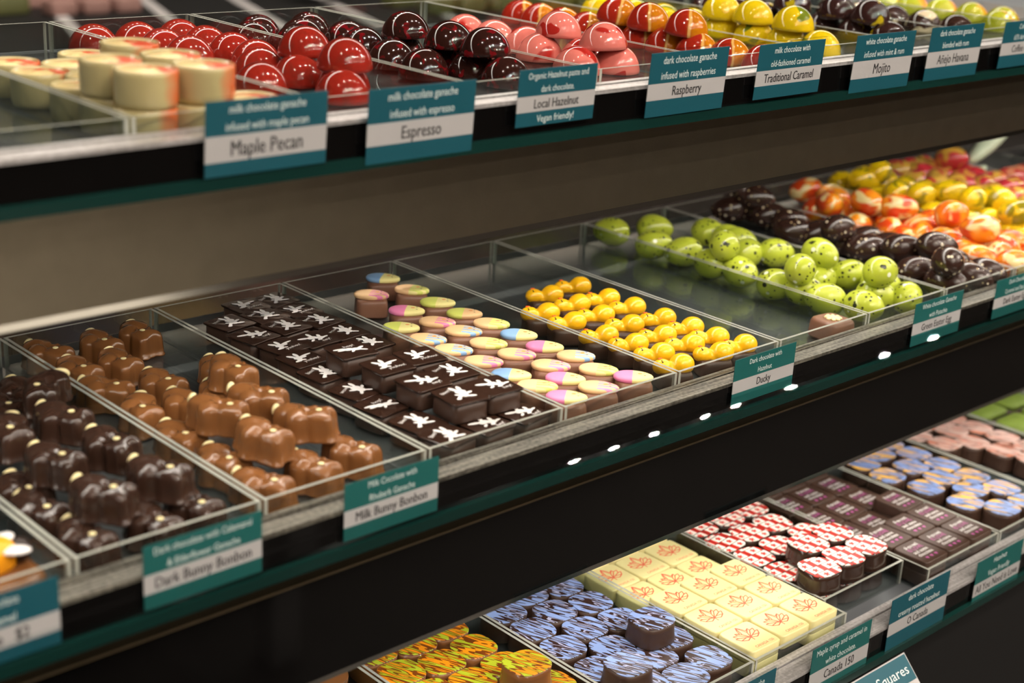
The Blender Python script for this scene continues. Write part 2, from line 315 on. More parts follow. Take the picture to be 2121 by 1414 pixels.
DATA={
 'cream_cups':[(0.4145,0.7999,1.0864,1),(0.366,0.7923,1.0864,1),(0.366,0.7581,1.0864,1),(0.3915,0.774,1.0864,1),(0.366,0.7135,1.0864,1),(0.3861,0.7358,1.0864,1),(0.366,0.6817,1.0864,1),(0.366,0.6475,1.0864,1),(0.396,0.6475,1.0864,1),(0.426,0.6475,1.0864,1),(0.4,0.7222,1.1049,2),(0.4003,0.6812,1.1049,2),(0.366,0.6805,1.1049,2),(0.3669,0.6475,1.1049,2),(0.3992,0.6475,1.1049,2)],
 'red_domes':[(0.4724,0.8994,1.0864,1),(0.5042,0.8994,1.0864,1),(0.536,0.8994,1.0864,1),(0.5047,0.8676,1.0864,1),(0.5365,0.8678,1.0864,1),(0.5047,0.8358,1.0864,1),(0.5339,0.8045,1.0864,1),(0.5182,0.7769,1.0864,1),(0.5252,0.7459,1.0864,1),(0.5172,0.6909,1.0864,1),(0.5365,0.7162,1.0864,1),(0.5365,0.8361,1.0864,1),(0.489,0.7319,1.0864,1),(0.5365,0.7551,1.1014,2),(0.5308,0.7071,1.1014,2)],
 'dark_domes':[(0.5988,0.8994,1.0864,1),(0.6418,0.8994,1.0864,1),(0.6197,0.876,1.0864,1),(0.5777,0.8761,1.0864,1),(0.6331,0.8231,1.0864,1),(0.5986,0.8523,1.0864,1),(0.6418,0.8535,1.0864,1),(0.6418,0.7926,1.0864,1),(0.6177,0.7719,1.0864,1),(0.6418,0.7509,1.0864,1),(0.6418,0.7191,1.0864,1),(0.6418,0.6873,1.0864,1),(0.6123,0.7324,1.0864,1),(0.6418,0.7878,1.1014,2),(0.6383,0.7394,1.1014,2),(0.6418,0.7077,1.1014,2)],
 'pink_domes':[(0.7471,0.8158,1.0864,1),(0.7471,0.8476,1.0864,1),(0.7471,0.7816,1.0864,1),(0.7334,0.7529,1.0864,1),(0.716,0.6988,1.0864,1),(0.7471,0.6923,1.0864,1),(0.7471,0.7241,1.0864,1),(0.7471,0.7491,1.1014,2),(0.7381,0.6965,1.1014,2)],
 'amber_domes':[(0.8524,0.8768,1.0864,1),(0.8524,0.8994,1.0864,1),(0.8524,0.8239,1.0864,1),(0.8524,0.8506,1.0864,1),(0.8524,0.7669,1.0864,1),(0.8524,0.7405,1.0864,1),(0.8524,0.7109,1.0864,1),(0.8524,0.6491,1.0864,1),(0.8524,0.6805,1.0864,1),(0.8524,0.7967,1.0864,1),(0.8524,0.7923,1.1014,2),(0.8524,0.7605,1.1014,2),(0.8524,0.723,1.1014,2)],
 'yellow_domes':[(0.9577,0.8388,1.0864,1),(0.9577,0.8706,1.0864,1),(0.9442,0.8994,1.0864,1),(0.9577,0.7751,1.0864,1),(0.9577,0.7421,1.0864,1),(0.9577,0.7103,1.0864,1),(0.9577,0.6785,1.0864,1),(0.9577,0.807,1.0864,1),(0.9577,0.7768,1.1014,2),(0.9577,0.745,1.1014,2),(0.9577,0.7055,1.1014,2)],
 'olive_domes':[(1.063,0.815,1.0864,1),(1.063,0.8468,1.0864,1),(1.063,0.7514,1.0864,1),(1.063,0.7196,1.0864,1),(1.063,0.6878,1.0864,1),(1.063,0.7832,1.0864,1),(1.063,0.8786,1.0864,1),(1.063,0.7391,1.1014,2),(1.063,0.7073,1.1014,2),(1.063,0.7866,1.1014,2)],
 'striped_domes':[(1.1683,0.7858,1.0864,1),(1.1683,0.754,1.0864,1),(1.1683,0.7222,1.0864,1),(1.1683,0.6904,1.0864,1),(1.1683,0.8176,1.0864,1)],
 'green_orange_domes':[(1.2736,0.8343,1.0864,1),(1.2736,0.7707,1.0864,1),(1.2736,0.7389,1.0864,1),(1.2736,0.7071,1.0864,1),(1.2736,0.8025,1.0864,1),(1.2437,0.6935,1.0864,1)],
 'milk_bunnies':[(0.401,0.8428,0.8994,1,-1.1704),(0.4365,0.84,0.8994,1,-1.4881),(0.4655,0.8418,0.8994,1,-1.5651),(0.4026,0.8045,0.8994,1,-1.4291),(0.4292,0.8023,0.8994,1,-1.5019),(0.4004,0.7671,0.8994,1,-1.0195),(0.433,0.7572,0.8994,1,-1.4053),(0.4028,0.727,0.8994,1,-1.7896),(0.4275,0.7206,0.8994,1,-1.4351),(0.4745,0.7566,0.8994,1,-1.4722),(0.453,0.7207,0.8994,1,-1.3904),(0.4563,0.716,0.9159,2,-1.5335),(0.4444,0.6704,0.9159,2,-0.9573),(0.4163,0.6682,0.9159,2,-1.0658),(0.4486,0.6301,0.9159,2,-0.9503),(0.4166,0.6246,0.9159,2,-1.3751),(0.399,0.6804,0.8994,1,-1.4577),(0.4006,0.6384,0.8994,1,-1.4824),(0.4007,0.6013,0.8994,1,-1.1505),(0.4343,0.6036,0.8994,1,-1.3888),(0.4637,0.6083,0.8994,1,-1.2446)],
 'dark_bunnies':[(0.3565,0.7509,0.9159,2,-2.2711),(0.343,0.7068,0.9159,2,-1.1931),(0.3392,0.7749,0.8994,1,-1.2775),(0.3464,0.6606,0.9159,2,-1.3404),(0.3125,0.7043,0.9159,2,-1.7919),(0.3139,0.6585,0.9159,2,-1.2809),(0.3474,0.6142,0.9159,2,-1.1589),(0.3146,0.6097,0.9159,2,-1.1529),(0.296,0.6412,0.8994,1,-1.2873),(0.3003,0.6018,0.8994,1,-1.4002),(0.334,0.5968,0.8994,1,-1.439),(0.3591,0.6011,0.8994,1,-1.3511),(0.3003,0.6663,0.8994,1,-1.4237),(0.3591,0.7908,0.8994,1,-1.4528)],
 'rabbit_squares':[(0.5543,0.8481,0.8994,1,'y'),(0.5785,0.8481,0.8994,1,'b'),(0.5531,0.823,0.8994,1,'b'),(0.5785,0.8202,0.8994,1,'y'),(0.5249,0.8234,0.8994,1,'b'),(0.5525,0.7968,0.8994,1,'b'),(0.5785,0.7943,0.8994,1,'b'),(0.5238,0.7928,0.8994,1,'h'),(0.5525,0.7644,0.8994,1,'h'),(0.5785,0.766,0.8994,1,'w'),(0.5785,0.7393,0.8994,1,'w'),(0.5284,0.7647,0.8994,1,'y'),(0.525,0.739,0.8994,1,'y'),(0.5213,0.7103,0.8994,1,'b'),(0.5202,0.6754,0.8994,1,'w'),(0.5174,0.6473,0.8994,1,'p'),(0.5191,0.6154,0.8994,1,'b'),(0.5205,0.59,0.8994,1,'b'),(0.5496,0.59,0.8994,1,'h'),(0.5785,0.59,0.8994,1,'h'),(0.5669,0.6724,0.9129,2,'y'),(0.5378,0.7049,0.9129,2,'p'),(0.5397,0.6706,0.9129,2,'y'),(0.54,0.637,0.9129,2,'h'),(0.5656,0.6406,0.9129,2,'b'),(0.5446,0.6083,0.9129,2,'b'),(0.5707,0.6077,0.9129,2,'h')],
 'pastel_eggs':[(0.6713,0.8426,0.8994,1,'bp'),(0.6716,0.8086,0.8994,1,'og'),(0.6395,0.8156,0.8994,1,'ok'),(0.6683,0.7753,0.8994,1,'yp'),(0.638,0.7731,0.8994,1,'kp'),(0.668,0.7457,0.8994,1,'yo'),(0.612,0.7471,0.8994,1,'yp'),(0.6403,0.7424,0.8994,1,'ok'),(0.6694,0.7188,0.8994,1,'og'),(0.643,0.7178,0.8994,1,'ob'),(0.6123,0.7189,0.8994,1,'ob'),(0.6695,0.691,0.8994,1,'bp'),(0.6406,0.6898,0.8994,1,'og'),(0.613,0.6932,0.8994,1,'ob'),(0.6674,0.6634,0.8994,1,'kp'),(0.642,0.6635,0.8994,1,'ok'),(0.6146,0.6654,0.8994,1,'ok'),(0.6719,0.6384,0.8994,1,'ob'),(0.6131,0.6375,0.8994,1,'bp'),(0.6456,0.6351,0.8994,1,'ok'),(0.6662,0.6121,0.8994,1,'og'),(0.6132,0.6137,0.8994,1,'og'),(0.637,0.6129,0.8994,1,'kp'),(0.6752,0.59,0.8994,1,'kp'),(0.6153,0.59,0.8994,1,'kp'),(0.6434,0.59,0.8994,1,'ok')],
 'ducks':[(0.7799,0.7494,0.8994,1,-0.5768),(0.7472,0.7461,0.8994,1,-0.6337),(0.777,0.7162,0.8994,1,-0.2954),(0.7488,0.719,0.8994,1,-0.2234),(0.7779,0.6914,0.8994,1,-0.4583),(0.7153,0.7175,0.8994,1,-0.5865),(0.7454,0.692,0.8994,1,-0.5151),(0.7169,0.6922,0.8994,1,-0.4052),(0.7474,0.6653,0.8994,1,-0.7238),(0.7772,0.6612,0.8994,1,-0.2323),(0.7151,0.6593,0.8994,1,-0.3813),(0.7493,0.6365,0.8994,1,-0.4812),(0.7788,0.6366,0.8994,1,-0.3254),(0.72,0.6361,0.8994,1,-0.5967),(0.7778,0.6135,0.8994,1,-0.9625),(0.7516,0.6134,0.8994,1,-0.8362),(0.7204,0.6129,0.8994,1,-0.6004),(0.7811,0.5905,0.8994,1,0.0348),(0.755,0.5905,0.8994,1,-0.4881),(0.7145,0.5905,0.8994,1,-0.3101)],
 'flower':[(0.8868,0.5881,0.8994,1)],
 'green_eggs':[(0.9243,0.8468,0.9116,1),(0.9651,0.8333,0.9116,1),(0.9252,0.7981,0.9116,1),(0.9307,0.7702,0.9116,1),(0.9242,0.7336,0.9116,1),(0.9263,0.7057,0.9116,1),(0.9242,0.6681,0.9116,1),(0.9257,0.6228,0.9116,1),(0.9303,0.6455,0.9116,1),(0.9368,0.5955,0.9116,1),(0.9691,0.6061,0.9116,1),(0.9743,0.7372,0.9116,1),(0.9958,0.7971,0.9116,1),(0.9958,0.7739,0.9116,1),(0.9649,0.6561,0.9116,1),(0.9958,0.68,0.9116,1),(0.9854,0.5897,0.9116,1),(0.9958,0.6204,0.9116,1),(0.9242,0.7228,0.9298,2),(0.9958,0.7638,0.9117,1),(0.9958,0.7238,0.9117,1),(0.9242,0.6478,0.9292,2),(0.967,0.6605,0.9313,2),(0.9946,0.6512,0.9117,1),(0.9671,0.604,0.9312,2)],
 'dark_eggs':[(1.0785,0.8414,0.9116,1),(1.1003,0.8494,0.9116,1),(1.1003,0.8262,0.9116,1),(1.0925,0.8044,0.9116,1),(1.0652,0.7597,0.9116,1),(1.0793,0.7413,0.9116,1),(1.0802,0.7181,0.9116,1),(1.1003,0.7314,0.9116,1),(1.0756,0.6902,0.9116,1),(1.1003,0.7066,0.9116,1),(1.0546,0.6245,0.9116,1),(1.046,0.593,0.9116,1),(1.0771,0.5887,0.9116,1),(1.1003,0.5887,0.9116,1),(1.1003,0.6603,0.9116,1),(1.0989,0.6834,0.9116,1),(1.1003,0.6239,0.9116,1),(1.0911,0.7813,0.9116,1),(1.0832,0.6585,0.9182,2),(1.0436,0.5932,0.9297,2),(1.1003,0.6302,0.9117,1),(1.1003,0.6612,0.9118,1),(1.089,0.63,0.9258,2),(1.0888,0.8221,0.9255,2),(1.0676,0.7137,0.9247,2)],
 'orange_eggs':[(1.2048,0.8494,0.9116,1),(1.1479,0.7951,0.9116,1),(1.1617,0.7765,0.9116,1),(1.2048,0.8157,0.9116,1),(1.1662,0.7537,0.9116,1),(1.1712,0.7311,0.9116,1),(1.1472,0.7133,0.9116,1),(1.1804,0.7057,0.9116,1),(1.2048,0.709,0.9116,1),(1.1989,0.6787,0.9116,1),(1.2048,0.6563,0.9116,1),(1.1819,0.6242,0.9116,1),(1.2048,0.6276,0.9116,1),(1.1476,0.5887,0.9116,1),(1.1619,0.6123,0.9116,1),(1.1693,0.5881,0.9116,1),(1.1963,0.5898,0.9116,1),(1.1327,0.6149,0.9116,1),(1.1327,0.6391,0.9116,1),(1.1584,0.6382,0.9116,1),(1.1828,0.6524,0.9116,1),(1.1341,0.6623,0.9116,1),(1.1585,0.6634,0.9116,1),(1.1327,0.6901,0.9116,1),(1.1564,0.6874,0.9116,1),(1.1327,0.7378,0.9116,1),(1.1953,0.7392,0.9116,1),(1.1561,0.7459,0.9289,2),(1.1668,0.7196,0.9288,2),(1.1873,0.6773,0.9295,2),(1.1421,0.7776,0.9222,2),(1.1569,0.6314,0.9311,2)],
 'yellow_eggs':[(1.2649,0.8494,0.9116,1),(1.2655,0.8262,0.9116,1),(1.3093,0.8494,0.9116,1),(1.2874,0.8187,0.9116,1),(1.2838,0.7958,0.9116,1),(1.3093,0.8263,0.9116,1),(1.2455,0.744,0.9116,1),(1.2372,0.7224,0.9116,1),(1.2556,0.7028,0.9116,1),(1.2624,0.6807,0.9116,1),(1.2782,0.7213,0.9116,1),(1.2498,0.6612,0.9116,1),(1.2704,0.6505,0.9116,1),(1.309,0.8031,0.9116,1),(1.3092,0.7799,0.9116,1),(1.3049,0.7124,0.9116,1),(1.3093,0.6788,0.9116,1),(1.2378,0.588,0.9116,1),(1.2609,0.5901,0.9116,1),(1.2858,0.5899,0.9116,1),(1.2372,0.6148,0.9116,1),(1.263,0.6148,0.9116,1),(1.2863,0.6142,0.9116,1),(1.2372,0.6395,0.9116,1),(1.2991,0.6379,0.9116,1),(1.2883,0.6627,0.9116,1),(1.2372,0.6879,0.9116,1),(1.2875,0.6881,0.9116,1),(1.3002,0.7392,0.9116,1),(1.2755,0.7509,0.9116,1),(1.2501,0.7652,0.9116,1),(1.2385,0.789,0.9116,1),(1.2615,0.7879,0.9116,1),(1.2372,0.7405,0.9266,2),(1.266,0.7274,0.928,2),(1.2514,0.6945,0.9308,2),(1.3093,0.7664,0.9117,1),(1.3093,0.7419,0.9117,1),(1.2775,0.6839,0.9297,2),(1.2372,0.642,0.9312,2),(1.2372,0.767,0.9237,2),(1.2529,0.8147,0.924,2),(1.2695,0.8099,0.9313,2)],
 'pink_eggs':[(1.3665,0.8494,0.9116,1),(1.3897,0.8494,0.9116,1),(1.3785,0.8291,0.9116,1),(1.4138,0.8494,0.9116,1),(1.3681,0.8039,0.9116,1),(1.4016,0.8297,0.9116,1),(1.3695,0.7767,0.9116,1),(1.4138,0.787,0.9116,1),(1.4138,0.8101,0.9116,1),(1.4138,0.7639,0.9116,1),(1.4138,0.7407,0.9116,1),(1.3906,0.7862,0.9116,1),(1.3907,0.8093,0.9116,1),(1.343,0.5877,0.9116,1),(1.3668,0.5901,0.9116,1),(1.3907,0.5875,0.9116,1),(1.3424,0.6139,0.9116,1),(1.3669,0.6137,0.9116,1),(1.3917,0.6124,0.9116,1),(1.3431,0.6377,0.9116,1),(1.3677,0.6379,0.9116,1),(1.3924,0.6378,0.9116,1),(1.3417,0.6641,0.9116,1),(1.3653,0.6641,0.9116,1),(1.3922,0.6631,0.9116,1),(1.3417,0.6874,0.9116,1),(1.3668,0.689,0.9116,1),(1.3904,0.6895,0.9116,1),(1.3417,0.7136,0.9116,1),(1.3679,0.7144,0.9116,1),(1.3914,0.714,0.9116,1),(1.3429,0.74,0.9116,1),(1.3664,0.7391,0.9116,1),(1.3921,0.738,0.9116,1),(1.343,0.7642,0.9116,1),(1.3907,0.7629,0.9116,1),(1.3425,0.7877,0.9116,1),(1.3417,0.8126,0.9116,1),(1.3951,0.8059,0.9312,2),(1.4138,0.8268,0.9117,1),(1.4138,0.7959,0.9116,1),(1.4138,0.8197,0.9117,1)],
 'rose_eggs':[(1.4607,0.7628,0.9116,1),(1.4677,0.7628,0.9116,1),(1.4531,0.7628,0.9116,1),(1.5029,0.7628,0.9116,1),(1.4462,0.7628,0.9116,1),(1.5098,0.7628,0.9116,1),(1.4761,0.7628,0.9116,1),(1.4622,0.7396,0.9116,1),(1.4944,0.7628,0.9116,1),(1.5183,0.7628,0.9116,1),(1.4476,0.5878,0.9116,1),(1.4722,0.5894,0.9116,1),(1.4948,0.5881,0.9116,1),(1.4462,0.6131,0.9116,1),(1.4711,0.6151,0.9116,1),(1.4965,0.614,0.9116,1),(1.4462,0.6382,0.9116,1),(1.4726,0.64,0.9116,1),(1.4963,0.6388,0.9116,1),(1.4472,0.6648,0.9116,1),(1.4721,0.664,0.9116,1),(1.4949,0.6636,0.9116,1),(1.4472,0.6874,0.9116,1),(1.471,0.6899,0.9116,1),(1.4976,0.6897,0.9116,1),(1.4466,0.7137,0.9116,1),(1.4699,0.7135,0.9116,1),(1.497,0.7132,0.9116,1),(1.4967,0.7388,0.9116,1)],
 'orange_squircles':[(0.5982,0.6729,0.7044,1),(0.5688,0.6713,0.7044,1),(0.54,0.6779,0.7044,1),(0.5982,0.6434,0.7044,1),(0.5688,0.6418,0.7044,1),(0.54,0.6483,0.7044,1),(0.5995,0.614,0.7044,1),(0.57,0.6124,0.7044,1),(0.6085,0.5784,0.7044,1),(0.5412,0.6187,0.7044,1),(0.5939,0.5882,0.7204,2)],
 'blue_squircles':[(0.7041,0.6668,0.7044,1),(0.6747,0.6731,0.7044,1),(0.7042,0.6373,0.7044,1),(0.6455,0.6647,0.7044,1),(0.6747,0.6437,0.7044,1),(0.6455,0.6352,0.7044,1),(0.6752,0.6144,0.7044,1),(0.704,0.6078,0.7044,1),(0.6455,0.6056,0.7044,1),(0.6721,0.5852,0.7044,1),(0.6455,0.5727,0.7044,1),(0.6866,0.5597,0.7044,1),(0.714,0.5704,0.7044,1),(0.714,0.5357,0.7044,1),(0.6849,0.5305,0.7044,1),(0.6581,0.5427,0.7044,1),(0.7004,0.5768,0.7204,2),(0.6455,0.5472,0.7204,2)],
 'flag_squircles':[(0.8583,0.6681,0.7044,1),(0.8902,0.6674,0.7044,1),(0.9199,0.6665,0.7044,1),(0.9144,0.6375,0.7044,1),(0.885,0.6385,0.7044,1),(0.8555,0.6388,0.7044,1),(0.9235,0.6095,0.7044,1),(0.8868,0.6091,0.7044,1),(0.8556,0.6094,0.7044,1),(0.8555,0.5799,0.7044,1),(0.8555,0.5505,0.7044,1),(0.8857,0.5505,0.7044,1),(0.885,0.5798,0.7044,1),(0.9152,0.5519,0.7044,1),(0.9144,0.5814,0.7044,1),(0.8555,0.5505,0.7204,2),(0.8856,0.5505,0.7204,2),(0.9152,0.5505,0.7204,2),(0.9122,0.5798,0.7204,2),(0.8812,0.5797,0.7204,2)],
 'blue_gold_squircles':[(1.0762,0.6632,0.7044,1),(1.1335,0.6768,0.7044,1),(1.0718,0.634,0.7044,1),(1.1335,0.6473,0.7044,1),(1.1335,0.6178,0.7044,1),(1.106,0.6326,0.7044,1),(1.0786,0.5997,0.7044,1),(1.1079,0.6031,0.7044,1),(1.1335,0.5883,0.7044,1),(1.0807,0.5623,0.7044,1),(1.108,0.5736,0.7044,1),(1.1335,0.5588,0.7044,1),(1.0964,0.5373,0.7044,1),(1.1251,0.5305,0.7044,1),(1.1055,0.6667,0.7044,1)],
 'pink_brown_squares':[(1.1786,0.6434,0.7044,1),(1.2033,0.6293,0.7044,1),(1.2103,0.6016,0.7044,1),(1.2385,0.647,0.7044,1),(1.2385,0.59,0.7044,1),(1.1723,0.6712,0.7044,1),(1.1987,0.6819,0.7044,1),(1.2385,0.6755,0.7044,1),(1.2385,0.6185,0.7044,1),(1.2152,0.5736,0.7044,1),(1.2116,0.6565,0.7044,1)],
}
# ------------------------------------------------------------------ room shell
def shell():
    bm = bmesh.new(); box(bm, -4, 9, -4.5, 5, -.05, 0); structure('floor', mesh('floor', bm, M['wood']))
    bm = bmesh.new(); box(bm, -4, 9, -4.5, 5, 2.75, 2.80); structure('ceiling', mesh('ceiling', bm, M['ceiling']))
    for n, b in (('wall_left', (-4.1, -4, -4.5, 5)), ('wall_right', (9, 9.1, -4.5, 5)), ('wall_back', (-4.1, 9.1, 5, 5.1)), ('wall_front', (-4.1, 9.1, -4.6, -4.5))):
        bm = bmesh.new(); box(bm, *b, 0, 2.75); structure(n, mesh(n, bm, M['wall']))
shell()
# ------------------------------------------------------------------ ceiling downlights (a mirrored row over the aisle, others overhead and added as fill)
def downlight():
    r = empty('ceiling_downlight')
    bm = bmesh.new(); L = rings(bm, [(1.0, -.004), (1.0, 0)], circle(.05, 24), cap=False, capb=False); L2 = rings(bm, [(.6, .0), (.6, -.004)], circle(.05, 24), cap=False, capb=False)
    for i in range(24): bm.faces.new((L[0][i], L2[1][i], L2[1][(i + 1) % 24], L[0][(i + 1) % 24]))
    put('trim_ring', mesh('downlight_ring', bm, M['steel']), r)
    bm = bmesh.new(); rings(bm, [(1, -.0025), (1, -.001)], circle(.006, 20)); put('lamp_glass', mesh('downlight_glass', bm, M['lamp_mat']), r)
    return proto(r)
def place_one(p, loc, rz, label, cat, group, tilt=None):
    if p.name not in USED:
        USED.add(p.name); p.location = loc; p.rotation_euler = (tilt[0], tilt[1], rz) if tilt else (0, 0, rz); return tag(p, label, cat, group)
    return dup(p, loc, rz, label, cat, group, tilt)
USED = set()
dl = downlight()
LAMPS = [(x, -.64) for x in (2.54, 2.69, 2.84, 3.05, 3.19, 3.44, 3.92, 4.2)] + [(-.8 + .42 * i, -1.25) for i in range(10)] + [(-1.6 + .62 * i, -2.5) for i in range(12)] + [(-.4, .25), (.45, .3), (1.1, .25), (1.75, .3), (2.4, .2)] + [(-.2 + .5 * i, 2.3) for i in range(8)] + [(.05, -.95), (.45, -1.0), (.75, -.9)]  # added fill: front row for the cards, rear row, lamps over the table
for x, y in LAMPS:
    place_one(dl, (x, y, 2.75), 0, 'small round downlight in the ceiling, from the mirrored row and the rows added for fill', 'ceiling light', 'ceiling downlights over the aisle')
# ------------------------------------------------------------------ the display case
ORD = ['first', 'second', 'third', 'fourth', 'fifth', 'sixth', 'seventh', 'eighth', 'ninth', 'tenth', 'eleventh', 'twelfth', 'thirteenth', 'fourteenth']
X0, X1 = -.9, 3.3
case = empty('display_case', (1.0, .7, 0)); tag(case, 'three-tier dark chocolate display case with glass shelves and black front panels', 'display case')
def part(name, bm, m, parent=case, *more):
    me = mesh(name, bm, m, *more); o = put(name, me, parent)
    if parent is case: o.location = (-1.0, -.7, 0)
    return o
SH = {'top': dict(zr=CZ - .146, yf=.6085, yr=.6275, yb=.922, back=.935), 'mid': dict(zr=CZ - .333, yf=.554, yr=.5725, yb=.8656, back=.885), 'bot': dict(zr=CZ - .528, yf=.490, yr=.511, yb=.804, back=.83)}
for k, s in SH.items():
    zr, yf = s['zr'], s['yf']
    bm = bmesh.new(); box(bm, X0, X1, yf - .004, s['back'], zr - .034, zr - .028); part('glass_shelf', bm, M['glass_edge'])
    bm = bmesh.new(); box(bm, X0, X1, yf, s['back'], zr - .028, zr - .020); box(bm, X0, X1, yf, s['yr'] - .0012, zr - .020, zr - .0100); rb = part('riser_board', bm, M['black_gloss'])
    bm = bmesh.new(); box(bm, X0, X1, s['yr'] - .001, s['back'] - .002, zr - .020, zr - .0198); part('liner_sheet', bm, M['liner'], rb)
    g = yf + (s['yr'] - yf) * .62
    bm = bmesh.new(); box(bm, X0, X1, yf - .0006, g - .0006, zr - .0100, zr - .0077); box(bm, X0, X1, g + .0006, s['yr'] - .001, zr - .0100, zr - .0073)
    part('metal_ledge', bm, M['ledge' if k == 'mid' else 'ledge_pale'], rb)
    if k != 'mid': continue
    # clear card channel: thin lip sloping out from the foot of the black front
    bm = bmesh.new(); zb = zr - .0275; RC = .6; rows_ = []
    for q in range(13):
        s_ = (q / 12 - .5) * .01414; a_ = math.radians(45); sag = s_ * s_ / (2 * RC); cy_, cz_ = yf - .0080, zb + .0050
        rows_.append([(X_, cy_ + s_ * math.cos(a_) + (sag + d_) * math.sin(a_), cz_ + s_ * math.sin(a_) - (sag + d_) * math.cos(a_)) for d_ in (0, .0005) for X_ in (X0, X1)])
    R2 = [[bm.verts.new(v) for v in r_] for r_ in rows_]
    for p_, q_ in zip(R2, R2[1:]):
        f = bm.faces.new((p_[0], p_[1], q_[1], q_[0])); f.smooth = True
        f = bm.faces.new((p_[2], q_[2], q_[3], p_[3])); f.smooth = True
    part('card_channel', bm, M['channel'])
def fascia(y, zt, zb, m, led, ly, lz, ym):
    bm = bmesh.new(); vs, fs = box(bm, X0, X1, y, y + .006, zb, zt); f = part('fascia_panel', bm, m)
    bm = bmesh.new(); box(bm, X0, X1, y - .0012, y + .007, zt, zt + .0014); part('top_bead', bm, M['bead'], f)
    bm = bmesh.new(); box(bm, X0, X1, y + .0012, y + .005, zb - .0042, zb); part('mirror_strip', bm, M['chrome'], f)
    bm = bmesh.new(); box(bm, X0, X1, y + .006, y + .075, zt - .012, zt + .0065); part('light_housing', bm, M['black'])
    bm = bmesh.new(); box(bm, X0, X1, ly, ly + .012, lz, lz + .004); part('light_strip', bm, led)
fascia(.630, CZ - .187, CZ - .2363, M['bronze_satin'], M['led_mid'], .668, CZ - .205, 0)
fascia(.575, CZ - .3895, CZ - .4515, M['black_gloss'], M['led_low'], .612, CZ - .408, 0)
# rear wall of the case, base below the lowest tier, sloping apron that holds the sign
bm = bmesh.new(); box(bm, X0, X1, .945, .955, .3, CZ - .182); part('rear_panel', bm, M['rear'])
bm = bmesh.new(); box(bm, X0, X1, .50, .94, .02, SH['bot']['zr'] - .034); part('base_cabinet', bm, M['black'])
bm = bmesh.new(); box(bm, X0, X0 + .02, .62, .945, .3, 1.42); box(bm, X1 - .02, X1, .62, .945, .3, 1.42); part('end_panel', bm, M['black_gloss'])
# top canopy light on two rear posts
bm = bmesh.new(); box(bm, X0, X1, 1.00, 1.05, 1.415, 1.44); cn = part('canopy_rail', bm, M['steel'])
bm = bmesh.new(); box(bm, X0 + .02, X1 - .02, 1.004, 1.030, 1.408, 1.415); part('light_strip', bm, M['led_top'], cn)
for x in (X0 + .01, X1 - .03):
    bm = bmesh.new(); box(bm, x, x + .02, .955, 1.05, .3, 1.415); part('rear_post', bm, M['steel'])
tb = empty('reflector_table', (.45, -.85, 0)); tag(tb, 'unseen pale table added across the aisle as a bright reflection for the upper bronze panel', 'table')  # unseen table, put in so the upper fascia reflects something bright
bm = bmesh.new(); box(bm, -.75, .75, -.36, .36, .44, .47); put('table_top', mesh('table_top', bm, M['white_top']), tb)
for x in (-.7, .7):
    for y in (-.32, .32):
        bm = bmesh.new(); box(bm, x - .025, x + .025, y - .025, y + .025, 0, .44); put('reflector_leg', mesh('reflector_leg', bm, M['paper']), tb)
# ------------------------------------------------------------------ clear trays
def tray_meshes(w, d):
    t, h = .0021, .020; out = []
    bm = bmesh.new(); box(bm, t, w - t, t, d - t, 0, .002); out.append(('floor_panel', mesh('tray_floor', bm, M['acrylic'], M['edge'])))
    def wall(x0, x1, y0, y1, n):
        bm = bmesh.new(); vs, fs = box(bm, x0, x1, y0, y1, 0, h)
        for f in fs:
            f.normal_update()
            if f.normal.z > .5 or (min(f.calc_perimeter(), 1) and f.calc_area() < t * h * 1.2): f.material_index = 1
        for f in fs:
            if f.normal.z < -.5: f.material_index = 0
        return (n, mesh('tray_' + n, bm, M['acrylic'], M['edge']))
    out += [wall(0, t, 0, d, 'side_wall'), wall(w - t, w, 0, d, 'side_wall'), wall(t, w - t, 0, t, 'front_wall'), wall(t, w - t, d - t, d, 'back_wall')]
    return out
TM = {}
def tray(x0, x1, y0, y1, zr, label):
    w, d = round(x1 - x0 - .0016, 4), round(y1 - y0, 4)
    if (w, d) not in TM: TM[(w, d)] = tray_meshes(w, d)
    r = empty('clear_tray', (x0 + .0008, y0, zr - .0197)); tag(r, label, 'tray', 'clear acrylic display trays')
    for n, me in TM[(w, d)]: put(n, me, r)
    return r
TT = ['empty clear tray beside the cream cup tray on the top shelf', 'clear tray holding cream and orange cups on the top shelf', 'clear tray of raspberry red domes on the top shelf', 'clear tray of dark red-flecked domes on the top shelf', 'clear tray of pink domes on the top shelf', 'clear tray of red and amber domes on the top shelf', 'clear tray of yellow domes on the top shelf', 'clear tray of dark domes with yellow streaks, top shelf', 'clear tray of dark domes with pale stripes, top shelf', 'clear tray of green and orange domes, top shelf']
for i, l in enumerate(TT):
    x = .4518 + .1053 * (i - 2); tray(x, x + .1053, SH['top']['yr'], SH['top']['yb'], SH['top']['zr'], l)
MX = [.172, .28, .3830, .4905, .5955, .698, .803, .908, 1.012, 1.1165, 1.221, 1.3255, 1.43, 1.5345]
TMID = ['clear tray holding a bee chocolate on the middle shelf', 'clear tray piled with dark chocolate bunnies', 'clear tray piled with milk chocolate bunnies', 'clear tray of dark squares printed with white rabbits', 'clear tray of square bonbons topped with pastel sugar eggs', 'clear tray of bonbons topped with yellow sugar ducks', 'nearly empty clear tray with one flower bonbon in it', 'clear tray heaped with lime green speckled eggs', 'clear tray heaped with dark speckled eggs', 'clear tray heaped with orange marbled eggs', 'clear tray heaped with yellow eggs', 'clear tray heaped with pink marbled eggs', 'clear tray of rose marbled eggs past the pink ones']
for i, l in enumerate(TMID): tray(MX[i], MX[i + 1], SH['mid']['yr'], SH['mid']['yb'], SH['mid']['zr'], l)
BX = [.416, .5215, .627, .7325, .838, .942, 1.047, 1.152, 1.257, 1.362]
